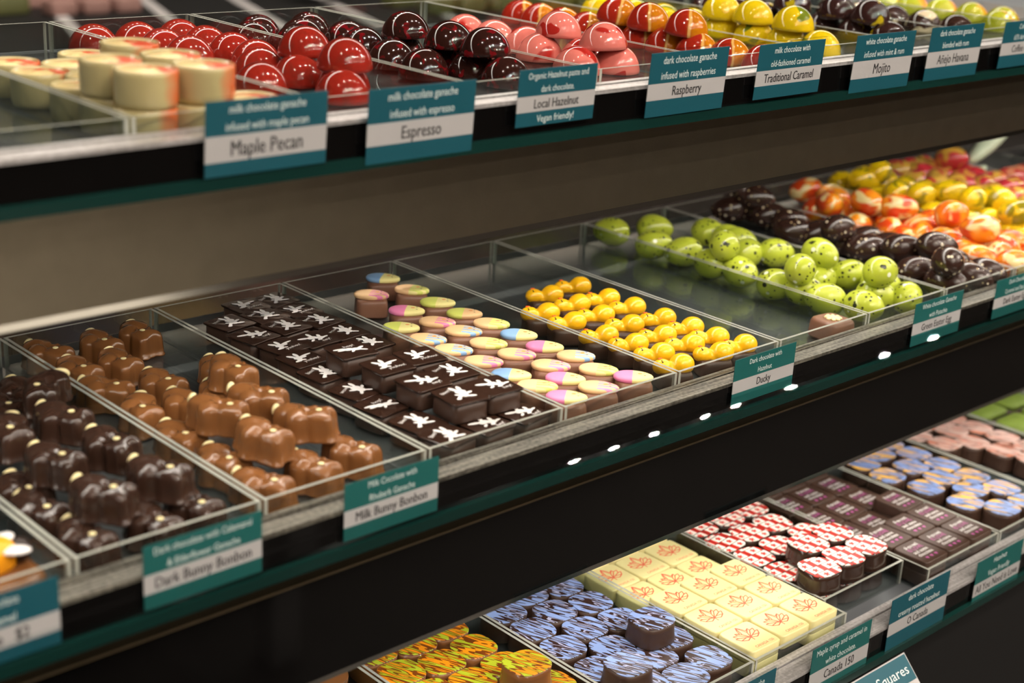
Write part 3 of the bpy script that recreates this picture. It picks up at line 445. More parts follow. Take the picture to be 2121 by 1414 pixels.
TB = ['clear tray of plain milk bonbons on the lowest shelf', 'clear tray of green and orange zebra bonbons', 'clear tray of blue zebra bonbons', 'clear tray of cream maple leaf tiles', 'clear tray of red and white flag bonbons set back from the ledge', 'clear tray of dark tiles with purple and white lettering', 'clear tray of blue and gold zebra bonbons', 'clear tray of pink and grey zebra bonbons', 'clear tray of green dusted slabs']
for i, l in enumerate(TB):
    o = .021 if 'flag' in l else 0
    tray(BX[i], BX[i + 1], SH['bot']['yr'] + o, SH['bot']['yb'] + o, SH['bot']['zr'], l)
# ------------------------------------------------------------------ labelling by row and column inside a tray
def rows_of(L, gap):
    """for every piece: (row from the front, column from the low-x side, pieces in the row)"""
    idx = sorted(range(len(L)), key=lambda i: L[i][1]); rows = []; res = {}
    for i in idx:
        if rows and L[i][1] - L[rows[-1][0]][1] < gap: rows[-1].append(i)
        else: rows.append([i])
    for r, m in enumerate(rows):
        m.sort(key=lambda i: L[i][0])
        for c, i in enumerate(m): res[i] = (r, c, len(m))
    return res
def where(r, c, n, near, nrows):
    s = ('front row' if r == 0 else 'rearmost row' if r == nrows - 1 else ORD[r] + ' row from front')
    if n > 1: s += ', ' + ('nearest ' if c == 0 else ORD[c] + ' from ') + near
    return s
def spread(key, pick, desc, cat, group, near, gap=.018, yaw=None, tilt=None):
    L = DATA[key]
    for lay in (1, 2):
        S_ = [p for p in L if p[3] == lay]
        if not S_: continue
        R_ = rows_of(S_, gap); nr = max(v[0] for v in R_.values()) + 1
        for i, p in enumerate(S_):
            d = desc(p) if callable(desc) else desc
            lab = ('upper ' if lay == 2 else '') + d + ', ' + where(*R_[i], near, nr)
            place_one(pick(p), p[:3], yaw(p) if yaw else random.uniform(0, 6.28), lab, cat, group, tilt(p) if tilt else None)
random.seed(11)
# ------------------------------------------------------------------ top shelf: cups and domes
def cup():
    r = empty('cream_cup_bonbon'); R_, H = .0155, .0182
    bm = bmesh.new(); rings(bm, [(.90, 0), (.95, .0007), (.985, .003), (1.0, .0155), (.99, H - .0003), (.96, H), (.91, H - .0003), (.89, H - .0014)], circle(R_, 44), cap=True); put('cup_body', mesh('cup_body', bm, M['cup_side']), r)
    bm = bmesh.new(); rings(bm, [(.885, H - .0018), (.885, H - .0012), (.7, H - .0010), (.5, H - .0004), (.25, H + .0004), (.1, H)], circle(R_, 36)); put('swirl_top', mesh('cup_top', bm, M['cup_top']), r)
    return proto(r)
cupP = cup()
spread('cream_cups', lambda p: cupP, 'cream cup with orange swirl', 'bonbon', 'cream cups with orange swirls', 'the empty tray', .02, lambda p: random.uniform(-.5, .3))
def dome_proto(name, m):
    r_, bm = .0165, bmesh.new()
    prof = [(.93, .0), (1.0, .0007)] + [(math.cos(a), .0007 + .0178 * math.sin(a)) for a in [math.radians(d) for d in range(6, 88, 6)]] + [(.012, .0185)]
    rings(bm, prof, circle(r_, 44)); me = mesh(name, bm, m); me.polygons[44 * (len(prof) - 1)].use_smooth = False
    return proto(put(name, me))
def tl(p): return (random.uniform(-.1, .1), random.uniform(-.1, .1)) if p[3] == 2 else (0, 0)
for key, nm, m, d, g, near in (('red_domes', 'red_dome_bonbon', 'dome_red', 'glossy red dome', 'red domes in the second tray', 'the cup tray'),
        ('dark_domes', 'dark_dome_bonbon', 'dome_dark', 'dark red-flecked dome', 'dark red-flecked domes', 'the red domes'),
        ('pink_domes', 'pink_dome_bonbon', 'dome_pink', 'pink streaked dome', 'pink domes', 'the dark domes'),
        ('amber_domes', 'amber_dome_bonbon', 'dome_amber', 'red and amber dome', 'red and amber domes', 'the pink domes'),
        ('yellow_domes', 'yellow_dome_bonbon', 'dome_yellow', 'yellow green-streaked dome', 'yellow domes', 'the amber domes'),
        ('olive_domes', 'streaked_dome_bonbon', 'dome_olive', 'dark yellow-streaked dome', 'dark domes with yellow streaks', 'the yellow domes'),
        ('striped_domes', 'striped_dome_bonbon', 'dome_striped', 'dark pale-striped dome', 'dark domes with pale stripes', 'the yellow-streaked domes'),
        ('green_orange_domes', 'green_dome_bonbon', 'dome_green', 'green and orange dome', 'green and orange domes', 'the striped domes')):
    P_ = dome_proto(nm, M[m]); yw = (lambda p: random.uniform(-.35, .1)) if key in ('amber_domes', 'green_orange_domes') else None
    spread(key, lambda p: P_, d, 'bonbon', g, near, .02, yw, tl)
# ------------------------------------------------------------------ middle shelf: bunnies
def bunny(name, choc):
    C_ = [(-.0088, .0020, .0098), (-.0008, -.0060, .0074), (.0090, -.0012, .0086), (.0140, .0062, .0042), (.0158, -.0050, .0040), (.0030, .0040, .0048)]
    def rad(t):
        best = .006
        for x, y, r in C_:
            dx, dy = math.cos(t), math.sin(t); b = x * dx + y * dy; q = b * b - (x * x + y * y - r * r)
            if q > 0: best = max(best, b + math.sqrt(q))
        return best
    n = 72; out = [(rad(2 * math.pi * i / n) * math.cos(2 * math.pi * i / n), rad(2 * math.pi * i / n) * math.sin(2 * math.pi * i / n)) for i in range(n)]
    H = .0148; bm = bmesh.new()
    L = rings(bm, [(1.05, 0), (1.05, .0009), (1.01, .0014), (.985, .006), (.965, .0105), (.94, .0128), (.89, .0142), (.8, H), (.65, H), (.48, H), (.3, H), (.12, H)], out)
    def relief(x, y):
        z = 0
        for cx, cy, s, a in ((-.008, .001, .0062, .0034), (-.001, -.0055, .0042, .0022), (.0088, -.001, .0056, .0026), (.013, .005, .0032, .0016), (.0028, .002, .0030, -.0028), (.0045, .006, .0024, .0016), (.0042, -.0052, .0018, -.0016)):
            z += a * math.exp(-((x - cx) ** 2 + (y - cy) ** 2) / (s * s))
        return z
    for k in range(5, 12):
        for v in L[k]: v.co.z += relief(v.co.x, v.co.y) * min(1, (k - 4) / 3)
    r = empty(name); put('bunny_body', mesh('bunny_body', bm, choc), r)
    bm = bmesh.new(); lump(bm, (-.0170, .0040, .0122), (.0026, .0056, .0036), rot=.3); put('tail', mesh('bunny_tail', bm, M['white_choc']), r)
    bm = bmesh.new(); lump(bm, (.0100, -.0022, H + relief(.0100, -.0022)), (.0018, .0018, .0005), seg=16, rng=8); put('eye', mesh('bunny_eye', bm, M['white_choc']), r)
    return proto(r)
mb, db = bunny('milk_chocolate_bunny', M['milk']), bunny('dark_chocolate_bunny', M['dark'])
spread('dark_bunnies', lambda p: db, 'dark chocolate bunny', 'bonbon', 'dark chocolate bunnies', 'the bee tray', .022, lambda p: p[4], lambda p: (random.uniform(-.05, .05), random.uniform(-.05, .05)) if p[3] == 2 else (0, 0))
spread('milk_bunnies', lambda p: mb, 'milk chocolate bunny', 'bonbon', 'milk chocolate bunnies', 'the dark bunnies', .022, lambda p: p[4], lambda p: (random.uniform(-.05, .05), random.uniform(-.05, .05)) if p[3] == 2 else (0, 0))
# ------------------------------------------------------------------ rabbit-printed squares
def rabbit(bm, kind, z, mi):
    k = {'b': 0, 'y': 1, 'h': 2, 'w': 3, 'p': 4}[kind]; e = lambda x, y, a, b, t: ell(bm, x / 1000, y / 1000, a / 1000, b / 1000, math.radians(t), z + random.uniform(0, .00002), mi)
    parts = [[(1.2, 2.0, 3.0, 2.4, 0), (-.6, 6.2, 1.15, 3.0, 15), (3.0, 6.2, 1.15, 3.0, -15), (.6, -2.2, 2.2, 2.8, 0), (4.6, -.6, 2.6, .95, 20), (-2.4, -1.0, 1.8, .9, -40), (3.6, -5.0, 2.6, 1.1, -15), (-3.0, -3.6, 2.8, 1.0, 40), (-4.8, -5.4, 1.4, 1.0, 0)],
        [(-2.4, 1.2, 2.8, 2.0, 0), (-4.6, 4.8, 1.15, 2.9, 28), (-1.0, 5.2, 1.15, 2.9, -8), (3.6, 2.6, 4.6, .85, 10), (-3.4, -1.4, 2.6, 1.5, 50), (-5.6, -2.6, 1.6, .9, 0), (1.2, .6, 1.9, 1.0, 15), (-1.6, -2.6, 1.5, .8, -30)],
        [(-.8, 1.6, 3.0, 2.2, 0), (-5.6, 3.6, 3.6, 1.2, -22), (.2, 5.8, 1.15, 2.9, -4), (3.0, -.4, 3.2, 2.0, -18), (4.8, 2.6, 1.1, 1.7, -15), (7.2, -.8, 2.4, .85, 12), (-3.0, -2.0, 1.8, .85, 30), (1.6, -3.0, 1.7, 1.0, 10)],
        [(.6, 2.0, 2.9, 2.3, 0), (-1.2, 6.0, 1.15, 2.8, 22), (2.4, 6.2, 1.15, 2.9, -12), (1.0, -1.8, 2.4, 2.5, 0), (4.8, 1.0, 2.4, .9, 40), (-2.8, .4, 2.2, .9, -35), (3.8, -4.4, 2.4, 1.0, -35), (-1.6, -4.4, 2.2, 1.0, 45)],
        [(-6.4, 2.6, 3.6, 1.05, -12), (-5.6, .6, 3.0, .95, -4), (-1.8, .2, 2.5, 1.9, 0), (2.2, -1.2, 3.2, 1.9, -15), (6.0, .4, 2.5, .95, 25), (5.6, -3.2, 2.6, .95, -25), (-.6, -2.8, 1.9, .85, 45)]][k]
    for p in parts: e(p[0] * 1.12, p[1] * 1.15 - .3, p[2] * 1.2, p[3] * 1.2, p[4])
    t, x, y, a = {'b': ('bim!', -6.6, 6.2, 18), 'y': ('youhou!', 2.6, -5.6, 4), 'h': ('hey!', 5.0, -6.2, 8), 'w': ('wow!', -6.6, 5.0, 22), 'p': ('hop!', 1.0, 5.4, 6)}[kind]
    letter(bm, t, x / 1000, y / 1000, .0042, .013, z, mi, math.radians(a), squeeze=1.1)
def rsq(kind):
    r = empty('rabbit_square_bonbon'); bm = bmesh.new(); a = .0122
    rings(bm, [(.97, 0), (1.0, .001), (.985, .006), (.99, .0118)], squircle(a, a * 1.02, 9, 40)); put('ganache_base', mesh('square_base', bm, M['ganache']), r)
    bm = bmesh.new(); o = squircle(a * 1.06, a * 1.07, 26, 64)
    L = rings(bm, [(1.0, .0117), (1.0, .0128), (.985, .0131)], o)
    rabbit(bm, kind, .01342, 1)
    for v in bm.verts: v.co.z += .00022 * math.sin(v.co.x * 190 + 1)
    put('printed_plate', mesh('square_plate', bm, M['plate_dark'], M['print_white']), r); return proto(r)
SQ = {k: rsq(k) for k in 'byhwp'}
WORD = {'b': 'bim', 'y': 'youhou', 'h': 'hey', 'w': 'wow', 'p': 'hop'}
spread('rabbit_squares', lambda p: SQ[p[4]], lambda p: 'dark square with white rabbit and ' + WORD[p[4]], 'bonbon', 'dark squares with white rabbits', 'milk bunnies', .02, lambda p: random.uniform(.05, .2) if p[3] == 1 else random.uniform(-.14, .0))
# ------------------------------------------------------------------ pastel eggs on square bonbons
def soft_base(bm, a, b, h, mi=0):
    rings(bm, [(.97, 0), (1.0, .0012), (.97, h * .6), (.95, h * .82), (.88, h * .96), (.76, h)], squircle(a, b, 5, 40), mi)
EGC = {'bp': ('pblue', 'pyellow', 0, 'blue and pale yellow'), 'og': ('peach', 'pyellow', 'pgreen', 'peach and lime striped'), 'ok': ('peach', 'peach', 'ppink', 'peach and pink striped'), 'yp': ('pgreen', 'pyellow', 0, 'lime and pale yellow'), 'kp': ('ppink', 'pyellow', 0, 'pink and pale yellow'), 'yo': ('pgreen', 'peach', 0, 'lime and peach'), 'ob': ('peach', 'peach', 'pblue', 'peach and blue striped')}
def pastel(kind):
    a_, b_, s_, d = EGC[kind]; r = empty('sugar_egg_bonbon')
    bm = bmesh.new(); soft_base(bm, .0118, .0118, .0128); b = put('chocolate_base', mesh('egg_base', bm, M['milk_base']), r); b.rotation_euler[2] = math.radians(12)
    bm = bmesh.new(); n = 64; o = []
    for i in range(n):
        t = 2 * math.pi * i / n; x = .0128 * math.cos(t); y = .0086 * math.sin(t) * (1 - .16 * math.cos(t)); o.append((x, y))
    z0 = .0126; L = rings(bm, [(.93, z0), (1.0, z0 + .0008), (1.0, z0 + .0022), (.95, z0 + .0030), (.85, z0 + .0035), (.6, z0 + .0038), (.4, z0 + .0039), (.2, z0 + .0040)], o)
    bmesh.ops.bisect_plane(bm, geom=bm.verts[:] + bm.edges[:] + bm.faces[:], plane_co=(-.0005, 0, 0), plane_no=(1, -.12, 0))
    if s_:
        for q in range(-4, 5): bmesh.ops.bisect_plane(bm, geom=bm.verts[:] + bm.edges[:] + bm.faces[:], plane_co=(0, q * .00185, 0), plane_no=(0, 1, 0))
    for f in bm.faces:
        c = f.calc_center_median()
        if c.x - .12 * c.y > -.0005:
            f.material_index = 1
            if s_ and int(math.floor(c.y / .00185)) % 2 == 0: f.material_index = 2
    zt = z0 + .0041
    ell(bm, .0070, .0026, .0007, .00055, 0, zt - .0002, 3, 10); ell(bm, .0070, -.0022, .0007, .00055, 0, zt - .0002, 3, 10); ell(bm, .0042, .0003, .0015, .0011, .2, zt, 4, 12)
    put('sugar_egg', mesh('sugar_egg', bm, M[a_], M[b_], M[s_ or b_], M['tan_eye'], M['pbeak']), r); return proto(r)
EG = {k: pastel(k) for k in EGC}
spread('pastel_eggs', lambda p: EG[p[4]], lambda p: EGC[p[4]][3] + ' egg bonbon', 'bonbon', 'bonbons topped with pastel eggs', 'rabbits', .02, lambda p: math.radians(-44) + random.uniform(-.07, .07))
# ------------------------------------------------------------------ ducks
def duck():
    r = empty('duck_bonbon'); bm = bmesh.new(); soft_base(bm, .0122, .0112, .0108); put('chocolate_base', mesh('duck_base', bm, M['ganache']), r)
    bm = bmesh.new(); lump(bm, (.0058, 0, .0142), (.0086, .0082, .0072)); lump(bm, (-.0080, 0, .0130), (.0068, .0062, .0054)); lump(bm, (-.0015, 0, .0118), (.0068, .0054, .0040))
    bmesh.ops.remove_doubles(bm, verts=bm.verts[:], dist=1e-6); d = put('duck_figure', mesh('duck_figure', bm, M['yellow']), r)
    me = d.data; md = d.modifiers.new('fuse', 'REMESH'); md.mode = 'VOXEL'; md.voxel_size = .0007; md.use_smooth_shade = True; sm = d.modifiers.new('soften', 'SMOOTH'); sm.factor = .6; sm.iterations = 8
    dg = bpy.context.evaluated_depsgraph_get(); nm = bpy.data.meshes.new_from_object(d.evaluated_get(dg)); d.modifiers.clear(); d.data = nm; bpy.data.meshes.remove(me); nm.name = 'duck_figure'
    for p in nm.polygons: p.use_smooth = True
    bm = bmesh.new(); lump(bm, (-.0092, .0016, .0182), (.0018, .0010, .0006), seg=12, rng=8); put('beak', mesh('duck_beak', bm, M['beak']), d)
    for y in (-.0016, -.0032):
        bm = bmesh.new(); lump(bm, (-.0094, y, .0180 - abs(y) * .14), (.0006, .0006, .0005), seg=8, rng=6); put('eye', mesh('duck_eye', bm, M['eye']), d)
    return proto(r)
dk = duck()
spread('ducks', lambda p: dk, 'yellow duck bonbon', 'bonbon', 'bonbons topped with yellow ducks', 'the pastel eggs', .02, lambda p: math.radians(-30) * .6 + p[4] * .4)
# ------------------------------------------------------------------ lone flower bonbon
fl = empty('flower_bonbon'); bm = bmesh.new(); soft_base(bm, .0135, .0135, .0140); put('chocolate_base', mesh('flower_base', bm, M['milk_base']), fl)
bm = bmesh.new()
for i in range(8): lump(bm, (.0046 * math.cos(i * .785), .0046 * math.sin(i * .785), .0145), (.0021, .0017, .0012), seg=12, rng=8, rot=i * .785)
lump(bm, (0, 0, .0145), (.0034, .0034, .0015)); put('white_flower', mesh('white_flower', bm, M['white_choc']), fl)
p = DATA['flower'][0]; fl.location = p[:3]; fl.rotation_euler[2] = -.1; tag(fl, 'milk chocolate bonbon topped with a white flower, alone in its tray', 'bonbon')
# ------------------------------------------------------------------ egg heaps
def egg_proto(name, m, a=.0155, b=.0122):
    bm = bmesh.new(); g = bmesh.ops.create_uvsphere(bm, u_segments=36, v_segments=24, radius=1)
    for v in bm.verts:
        x, y, z = v.co.z, v.co.x, v.co.y; s = 1 - .10 * x
        rr = 1 + (.012 if abs(z) < .05 else 0); v.co = (x * a, y * b * s * rr, z * b * s * rr)
    for f in bm.faces: f.smooth = True
    return proto(put(name, mesh(name, bm, m)))
for key, nm, m, d, g, near in (('green_eggs', 'green_chocolate_egg', 'egg_green', 'speckled lime egg', 'lime green speckled eggs', 'the flower bonbon tray'),
        ('dark_eggs', 'dark_chocolate_egg', 'egg_dark', 'dark speckled egg', 'dark speckled eggs', 'the lime eggs'),
        ('orange_eggs', 'orange_chocolate_egg', 'egg_orange', 'orange marbled egg', 'orange marbled eggs', 'the dark eggs'),
        ('yellow_eggs', 'yellow_chocolate_egg', 'egg_yellow', 'yellow streaked egg', 'yellow streaked eggs', 'the orange eggs'),
        ('pink_eggs', 'pink_chocolate_egg', 'egg_pink', 'pink marbled egg', 'pink marbled eggs', 'the yellow eggs'),
        ('rose_eggs', 'rose_chocolate_egg', 'egg_rose', 'rose marbled egg', 'rose marbled eggs', 'the pink eggs')):
    P_ = egg_proto(nm, M[m], *{'green_eggs': (.0162, .0122), 'dark_eggs': (.0185, .0126)}.get(key, (.0178, .0124))); spread(key, lambda p: P_, d, 'chocolate egg', g, near, .02, lambda p: random.choice((-.9, -.5, .1, .6, 2.4, -1.4)) + random.uniform(-.3, .3), lambda p: (random.uniform(0, 6.28), random.uniform(-.15, .15)))
# ------------------------------------------------------------------ bee chocolate at the near end
be = empty('bee_bonbon', (.2495, .602, CZ - .3502)); tag(be, 'orange and black bee on a milk chocolate slab, tray at the near end', 'bonbon')
bm = bmesh.new(); soft_base(bm, .0255, .0240, .0085); put('chocolate_slab', mesh('bee_slab', bm, M['milk']), be)
bm = bmesh.new(); rings(bm, [(.9, .0085), (1, .0095), (1, .018), (.86, .021), (.5, .0222)], circle(.0165, 40, .010), 0)
for q in (-.0105, -.0058, -.001, .0038, .0086): bmesh.ops.bisect_plane(bm, geom=bm.verts[:] + bm.edges[:] + bm.faces[:], plane_co=(q, 0, 0), plane_no=(1, 0, 0))
for f in bm.faces:
    x = f.calc_center_median().x
    if -.0105 < x < -.0058 or -.001 < x < .0038: f.material_index = 1
put('bee_body', mesh('bee_body', bm, M['bee_orange'], M['eye']), be)
for s in (-1, 1):
    bm = bmesh.new(); lump(bm, (.0130, -.0010 + s * .0068, .0185), (.0075, .0045, .0016), rot=s * .5); put('wing', mesh('bee_wing', bm, M['print_white']), be)
bm = bmesh.new(); lump(bm, (.0185, 0, .0140), (.0058, .0066, .0058)); put('head', mesh('bee_head', bm, M['eye']), be)
# ------------------------------------------------------------------ lowest shelf: dipped bonbons with printed tops
def squ(name, top, side, a=.0150, b=.0142, h=.0160, p=3.0):
    r = empty(name); bm = bmesh.new(); o = squircle(a, b, p, 48)
    rings(bm, [(1.02, 0), (1.05, .0012), (1.0, .006), (.965, h * .7), (.985, h - .0006)], o); put('chocolate_base', mesh(name + '_base', bm, side), r)
    bm = bmesh.new(); rings(bm, [(.985, h - .0006), (.985, h - .0002), (.96, h)], o); put('printed_top', mesh(name + '_top', bm, top), r); return proto(r)
for key, nm, top, side, d, g, near in (('orange_squircles', 'orange_zebra_bonbon', 'zebra_orange', 'milk', 'green-orange zebra bonbon', 'green and orange zebra bonbons', 'the plain bonbons'),
        ('blue_squircles', 'blue_zebra_bonbon', 'zebra_blue', 'ganache', 'blue zebra bonbon', 'blue zebra bonbons', 'the orange zebra tray'),
        ('flag_squircles', 'flag_bonbon', 'flags', 'dark', 'red-white flag bonbon', 'flag printed bonbons', 'the cream tiles'),
        ('blue_gold_squircles', 'gold_zebra_bonbon', 'zebra_gold', 'ganache', 'blue-gold zebra bonbon', 'blue and gold zebra bonbons', 'the lettered tiles'),
        ('pink_brown_squares', 'pink_zebra_bonbon', 'zebra_pink', 'ganache', 'pink-grey zebra bonbon', 'pink and grey zebra bonbons', 'the gold zebra tray')):
    P_ = squ(nm, M[top], M[side]); spread(key, lambda p: P_, d, 'bonbon', g, near, .02, lambda p: random.uniform(-.22, .02))
# cream tiles with line-drawn maple leaf
LEAF = [[(0, -5.5), (0, -2.6), (-3.4, -4.2), (-6.6, -2.4), (-8.2, .4), (-6.2, .2), (-7.4, 3.0), (-4.6, 2.4), (-4.8, 4.4), (-2.4, 3.0), (-1.6, 5.6), (0, 8.4), (1.6, 5.6), (2.4, 3.0), (4.8, 4.4), (4.6, 2.4), (7.4, 3.0), (6.2, .2), (8.2, .4), (6.6, -2.4), (3.4, -4.2), (0, -2.6)],
        [(0, -2.6), (-4.6, 2.4)], [(0, -2.6), (4.6, 2.4)], [(0, -2.6), (-6.2, .2)], [(0, -2.6), (6.2, .2)], [(0, -2.6), (-1.8, 1.6), (0, 8.4), (1.8, 1.6), (0, -2.6)], [(-1.8, 1.6), (-4.8, 4.4)], [(1.8, 1.6), (4.8, 4.4)], [(-6.6, -2.4), (-2.2, -1.6)], [(6.6, -2.4), (2.2, -1.6)]]
def stroke(bm, pts, w_, z, mi):
    for (x0, y0), (x1, y1) in zip(pts, pts[1:]):
        dx, dy = x1 - x0, y1 - y0; l = math.hypot(dx, dy)
        if l < 1e-9: continue
        nx, ny = -dy / l * w_ / 2, dx / l * w_ / 2; flat(bm, [(x0 + nx, y0 + ny), (x0 - nx, y0 - ny), (x1 - nx, y1 - ny), (x1 + nx, y1 + ny)], z, mi)
def tile(name, m, h=.0105, a=.0155):
    bm = bmesh.new(); rings(bm, [(.985, 0), (.99, .0006), (1.0, h - .0010), (.975, h - .0001), (.95, h)], squircle(a, a, 14, 48)); return bm
ct = empty('maple_leaf_tile'); bm = tile('t', None); put('tile_body', mesh('maple_tile', bm, M['cream']), ct)
bm = bmesh.new()
for l in LEAF: stroke(bm, [(x * .00138, .0022 + y * .00130) for x, y in l], .00080, .01056, 0)
letter(bm, 'CANADA 150', .002, -.0116, .0036, .02, .01056, 0, squeeze=.9, fill=.0185); put('leaf_print', mesh('maple_print', bm, M['salmon']), ct); proto(ct)
fz = CZ - .5456; k = 0
for lay in (1, 2):
    for r_ in range(6 if lay == 1 else 3):
        for c in range(3):
            if lay == 1 and r_ < 3 and c == 1: continue
            x = .7325 + .0182 + c * .0332; y = .5130 + .0178 + r_ * .0322
            nr = 6 if lay == 1 else 3
            place_one(ct, (x, y, fz + (lay - 1) * .0105), random.uniform(-.02, .02), ('upper ' if lay == 2 else 'lower ') + 'cream maple leaf tile, ' + where(r_, c, 3, 'the blue zebra tray', nr), 'chocolate tile', 'cream maple leaf tiles')
# dark tiles with purple and white lettering
pt = empty('lettered_tile'); bm = tile('t', None); put('tile_body', mesh('lettered_tile', bm, M['ganache']), pt)
bm = bmesh.new(); zz = .01056
for tx, y, mi, f in (('all you need', .0095, 0, .0165), ('IS LOVE', .0050, 1, .0180), ('and some', .0004, 0, .0180), ('chocolate', -.0042, 0, .0185)): letter(bm, tx, -.0005, y, .0056, .02, zz, mi, fill=f)
for i in range(3):
    x = -.006 + i * .006; y = -.0098
    ell(bm, x - .0007, y + .0005, .0010, .0010, 0, zz, 1, 12); ell(bm, x + .0007, y + .0005, .0010, .0010, 0, zz, 1, 12); flat(bm, [(x - .0016, y + .0001), (x, y - .0018), (x + .0016, y + .0001)], zz, 1)
put('lettering_print', mesh('tile_letters', bm, M['print_white'], M['purple']), pt); proto(pt)
for lay, cells in ((1, [(r_, c) for r_ in range(8) for c in range(3) if not (r_ in (0, 1) and c == 1)]), (2, [(0, 0), (0, 1), (0, 2), (1, 0), (1, 1), (1, 2), (2, 2)])):
    for r_, c in cells:
        x = .942 + .0190 + c * .0328; y = .5130 + .0170 + r_ * .0318
        place_one(pt, (x, y, fz + (lay - 1) * .0105), random.uniform(-.02, .02), ('upper ' if lay == 2 else 'lower ') + 'lettered dark tile, ' + where(r_, c, 3, 'the flag tray', 8 if lay == 1 else 4), 'chocolate tile', 'dark tiles with purple lettering')
# green dusted slabs, far end; plain milk bonbons, near end
sl = empty('green_dusted_slab'); bm = bmesh.new(); rings(bm, [(1, 0), (1.0, .012)], squircle(.0215, .03, 9, 40)); put('chocolate_base', mesh('slab_base', bm, M['ganache']), sl)
bm = bmesh.new(); rings(bm, [(1, .012), (1.0, .016), (.95, .0172), (.6, .0176)], squircle(.0215, .03, 9, 40)); put('green_top', mesh('slab_top', bm, M['matcha']), sl); proto(sl)
for r_ in range(4):
    for c in range(2):
        place_one(sl, (1.257 + .0285 + c * .0485, .548 + r_ * .066, fz), random.uniform(-.03, .03), 'green dusted slab, ' + where(r_, c, 2, 'the pink zebra tray', 4), 'chocolate slab', 'green dusted slabs')
pb = squ('plain_milk_bonbon', M['milk'], M['milk'], .0150, .0150, .015, 2.6)
DATA['plain'] = [(.416 + .02 + c * .0325, .534 + r_ * .036, fz, 1) for r_ in range(7) for c in range(3)]
spread('plain', lambda p: pb, 'plain milk bonbon', 'bonbon', 'plain milk bonbons', 'the case end', .02)
# ------------------------------------------------------------------ price cards
CARD = {}
def card(x0, x1, zt, zb, y, lines, title, label, foot=None, bands=(.47, .27), col='teal', tfill=.62, lfill=None, tilt=0, size=1.0):
    w_, h = x1 - x0, zt - zb; r = empty('price_card', ((x0 + x1) / 2, y, zb)); tag(r, label, 'price card', 'shelf price cards')
    r.rotation_euler[0] = tilt
    bm = bmesh.new(); m_ = .0016; box(bm, -w_ / 2, w_ / 2, -.0006, .0012, 0, h); put('plastic_sleeve', mesh('card_sleeve', bm, M['sleeve']), r)
    bm = bmesh.new(); a, b = -w_ / 2 + m_, w_ / 2 - m_; z0, z1 = m_ * .6, h - m_; H = z1 - z0; zA = z1 - H * bands[0]; zB = zA - H * bands[1]
    for p, q, mi in ((zA, z1, 0), (zB, zA, 1), (z0, zB, 0)): box(bm, a, b, .0002, .0006, p, q, mi)
    yy = .00015
    n = len(lines); bh = z1 - zA
    for i, t in enumerate(lines): letter(bm, t, 0, z1 - bh * (i + .5) / n, bh / n * .70 * size, (b - a) * .96, yy, 2, plane='xz', squeeze=.80)
    for k_ in (-.00014, 0, .00014): letter(bm, title, k_, (zA + zB) / 2, (zA - zB) * .84, (b - a) * .93, yy + k_ * .1, 3, plane='xz', squeeze=.78)
    if foot: letter(bm, foot, 0, (zB + z0) / 2, (zB - z0) * .72, (b - a) * .9, yy, 2, plane='xz', squeeze=.85)
    put('printed_card', mesh('printed_card', bm, M[col], M['paper'], M['ink_white'], M['ink_black']), r)
    return r
yt, ym, yb = .6085 - .0022, .554 - .0022, .490 - .0022
Z = lambda v: CZ + v
T_ = .05
card(.3705, .4440, Z(-.1348), Z(-.1742), yt - .002, ['milk chocolate ganache', 'infused with maple pecan'], 'Maple Pecan', 'teal and white price card reading Maple Pecan', bands=(.46, .35), tilt=T_)
card(.4665, .5425, Z(-.1368), Z(-.1788), yt - .002, ['milk chocolate ganache', 'infused with espresso'], 'Espresso', 'teal and white price card reading Espresso', bands=(.46, .30), tilt=T_)
card(.5717, .6370, Z(-.1345), Z(-.1697), yt - .002, ['Organic Hazelnut paste and', 'dark chocolate.'], 'Local Hazelnut', 'teal and white price card reading Local Hazelnut', 'Vegan friendly!', (.47, .28), tilt=T_)
card(.6798, .7560, Z(-.1322), Z(-.1742), yt - .002, ['dark chocolate ganache', 'infused with raspberries'], 'Raspberry', 'teal and white price card reading Raspberry', bands=(.48, .26), tilt=T_)
card(.7845, .8585, Z(-.1335), Z(-.1722), yt - .002, ['milk chocolate with', 'old-fashioned caramel'], 'Traditional Caramel', 'teal and white price card reading Traditional Caramel', bands=(.48, .28), tilt=T_)
card(.8923, .9685, Z(-.1337), Z(-.1768), yt - .002, ['white chocolate ganache', 'infused with mint & rum'], 'Mojito', 'teal and white price card reading Mojito', bands=(.45, .31), tilt=T_)
card(.9865, 1.0625, Z(-.1333), Z(-.1755), yt - .002, ['dark chocolate ganache', 'blended with rum'], 'Añejo Havana', 'teal and white price card reading Anejo Havana', bands=(.46, .30), tilt=T_)
card(1.0915, 1.1660, Z(-.1345), Z(-.1735), yt - .002, ['Coffee infused', '65% dark chocolate'], 'Coffee Crème', 'teal and white price card that starts with Coffee', bands=(.46, .27), tilt=T_)
card(.1970, .2643, Z(-.3249), Z(-.3609), ym, ['Milk chocolate', 'with caramel'], 'Bee One   $2', 'price card with a two dollar price below the bee tray', bands=(.50, .30))
card(.3027, .3703, Z(-.3243), Z(-.3597), ym, ['Dark chocolate with Calamansi', '& Elderflower Ganache'], 'Dark Bunny Bonbon', 'teal and white price card reading Dark Bunny Bonbon', bands=(.46, .30), col='teal_green')
card(.4170, .4826, Z(-.3249), Z(-.3595), ym, ['Milk Cocolate with', 'Rhubarb Ganache'], 'Milk Bunny Bonbon', 'teal and white price card reading Milk Bunny Bonbon', bands=(.47, .29), col='teal_green')
card(.7278, .7951, Z(-.3236), Z(-.3574), ym, ['Dark chocolate with', 'Hazelnut'], 'Ducky', 'teal and white price card reading Ducky', bands=(.47, .28), col='teal_green')
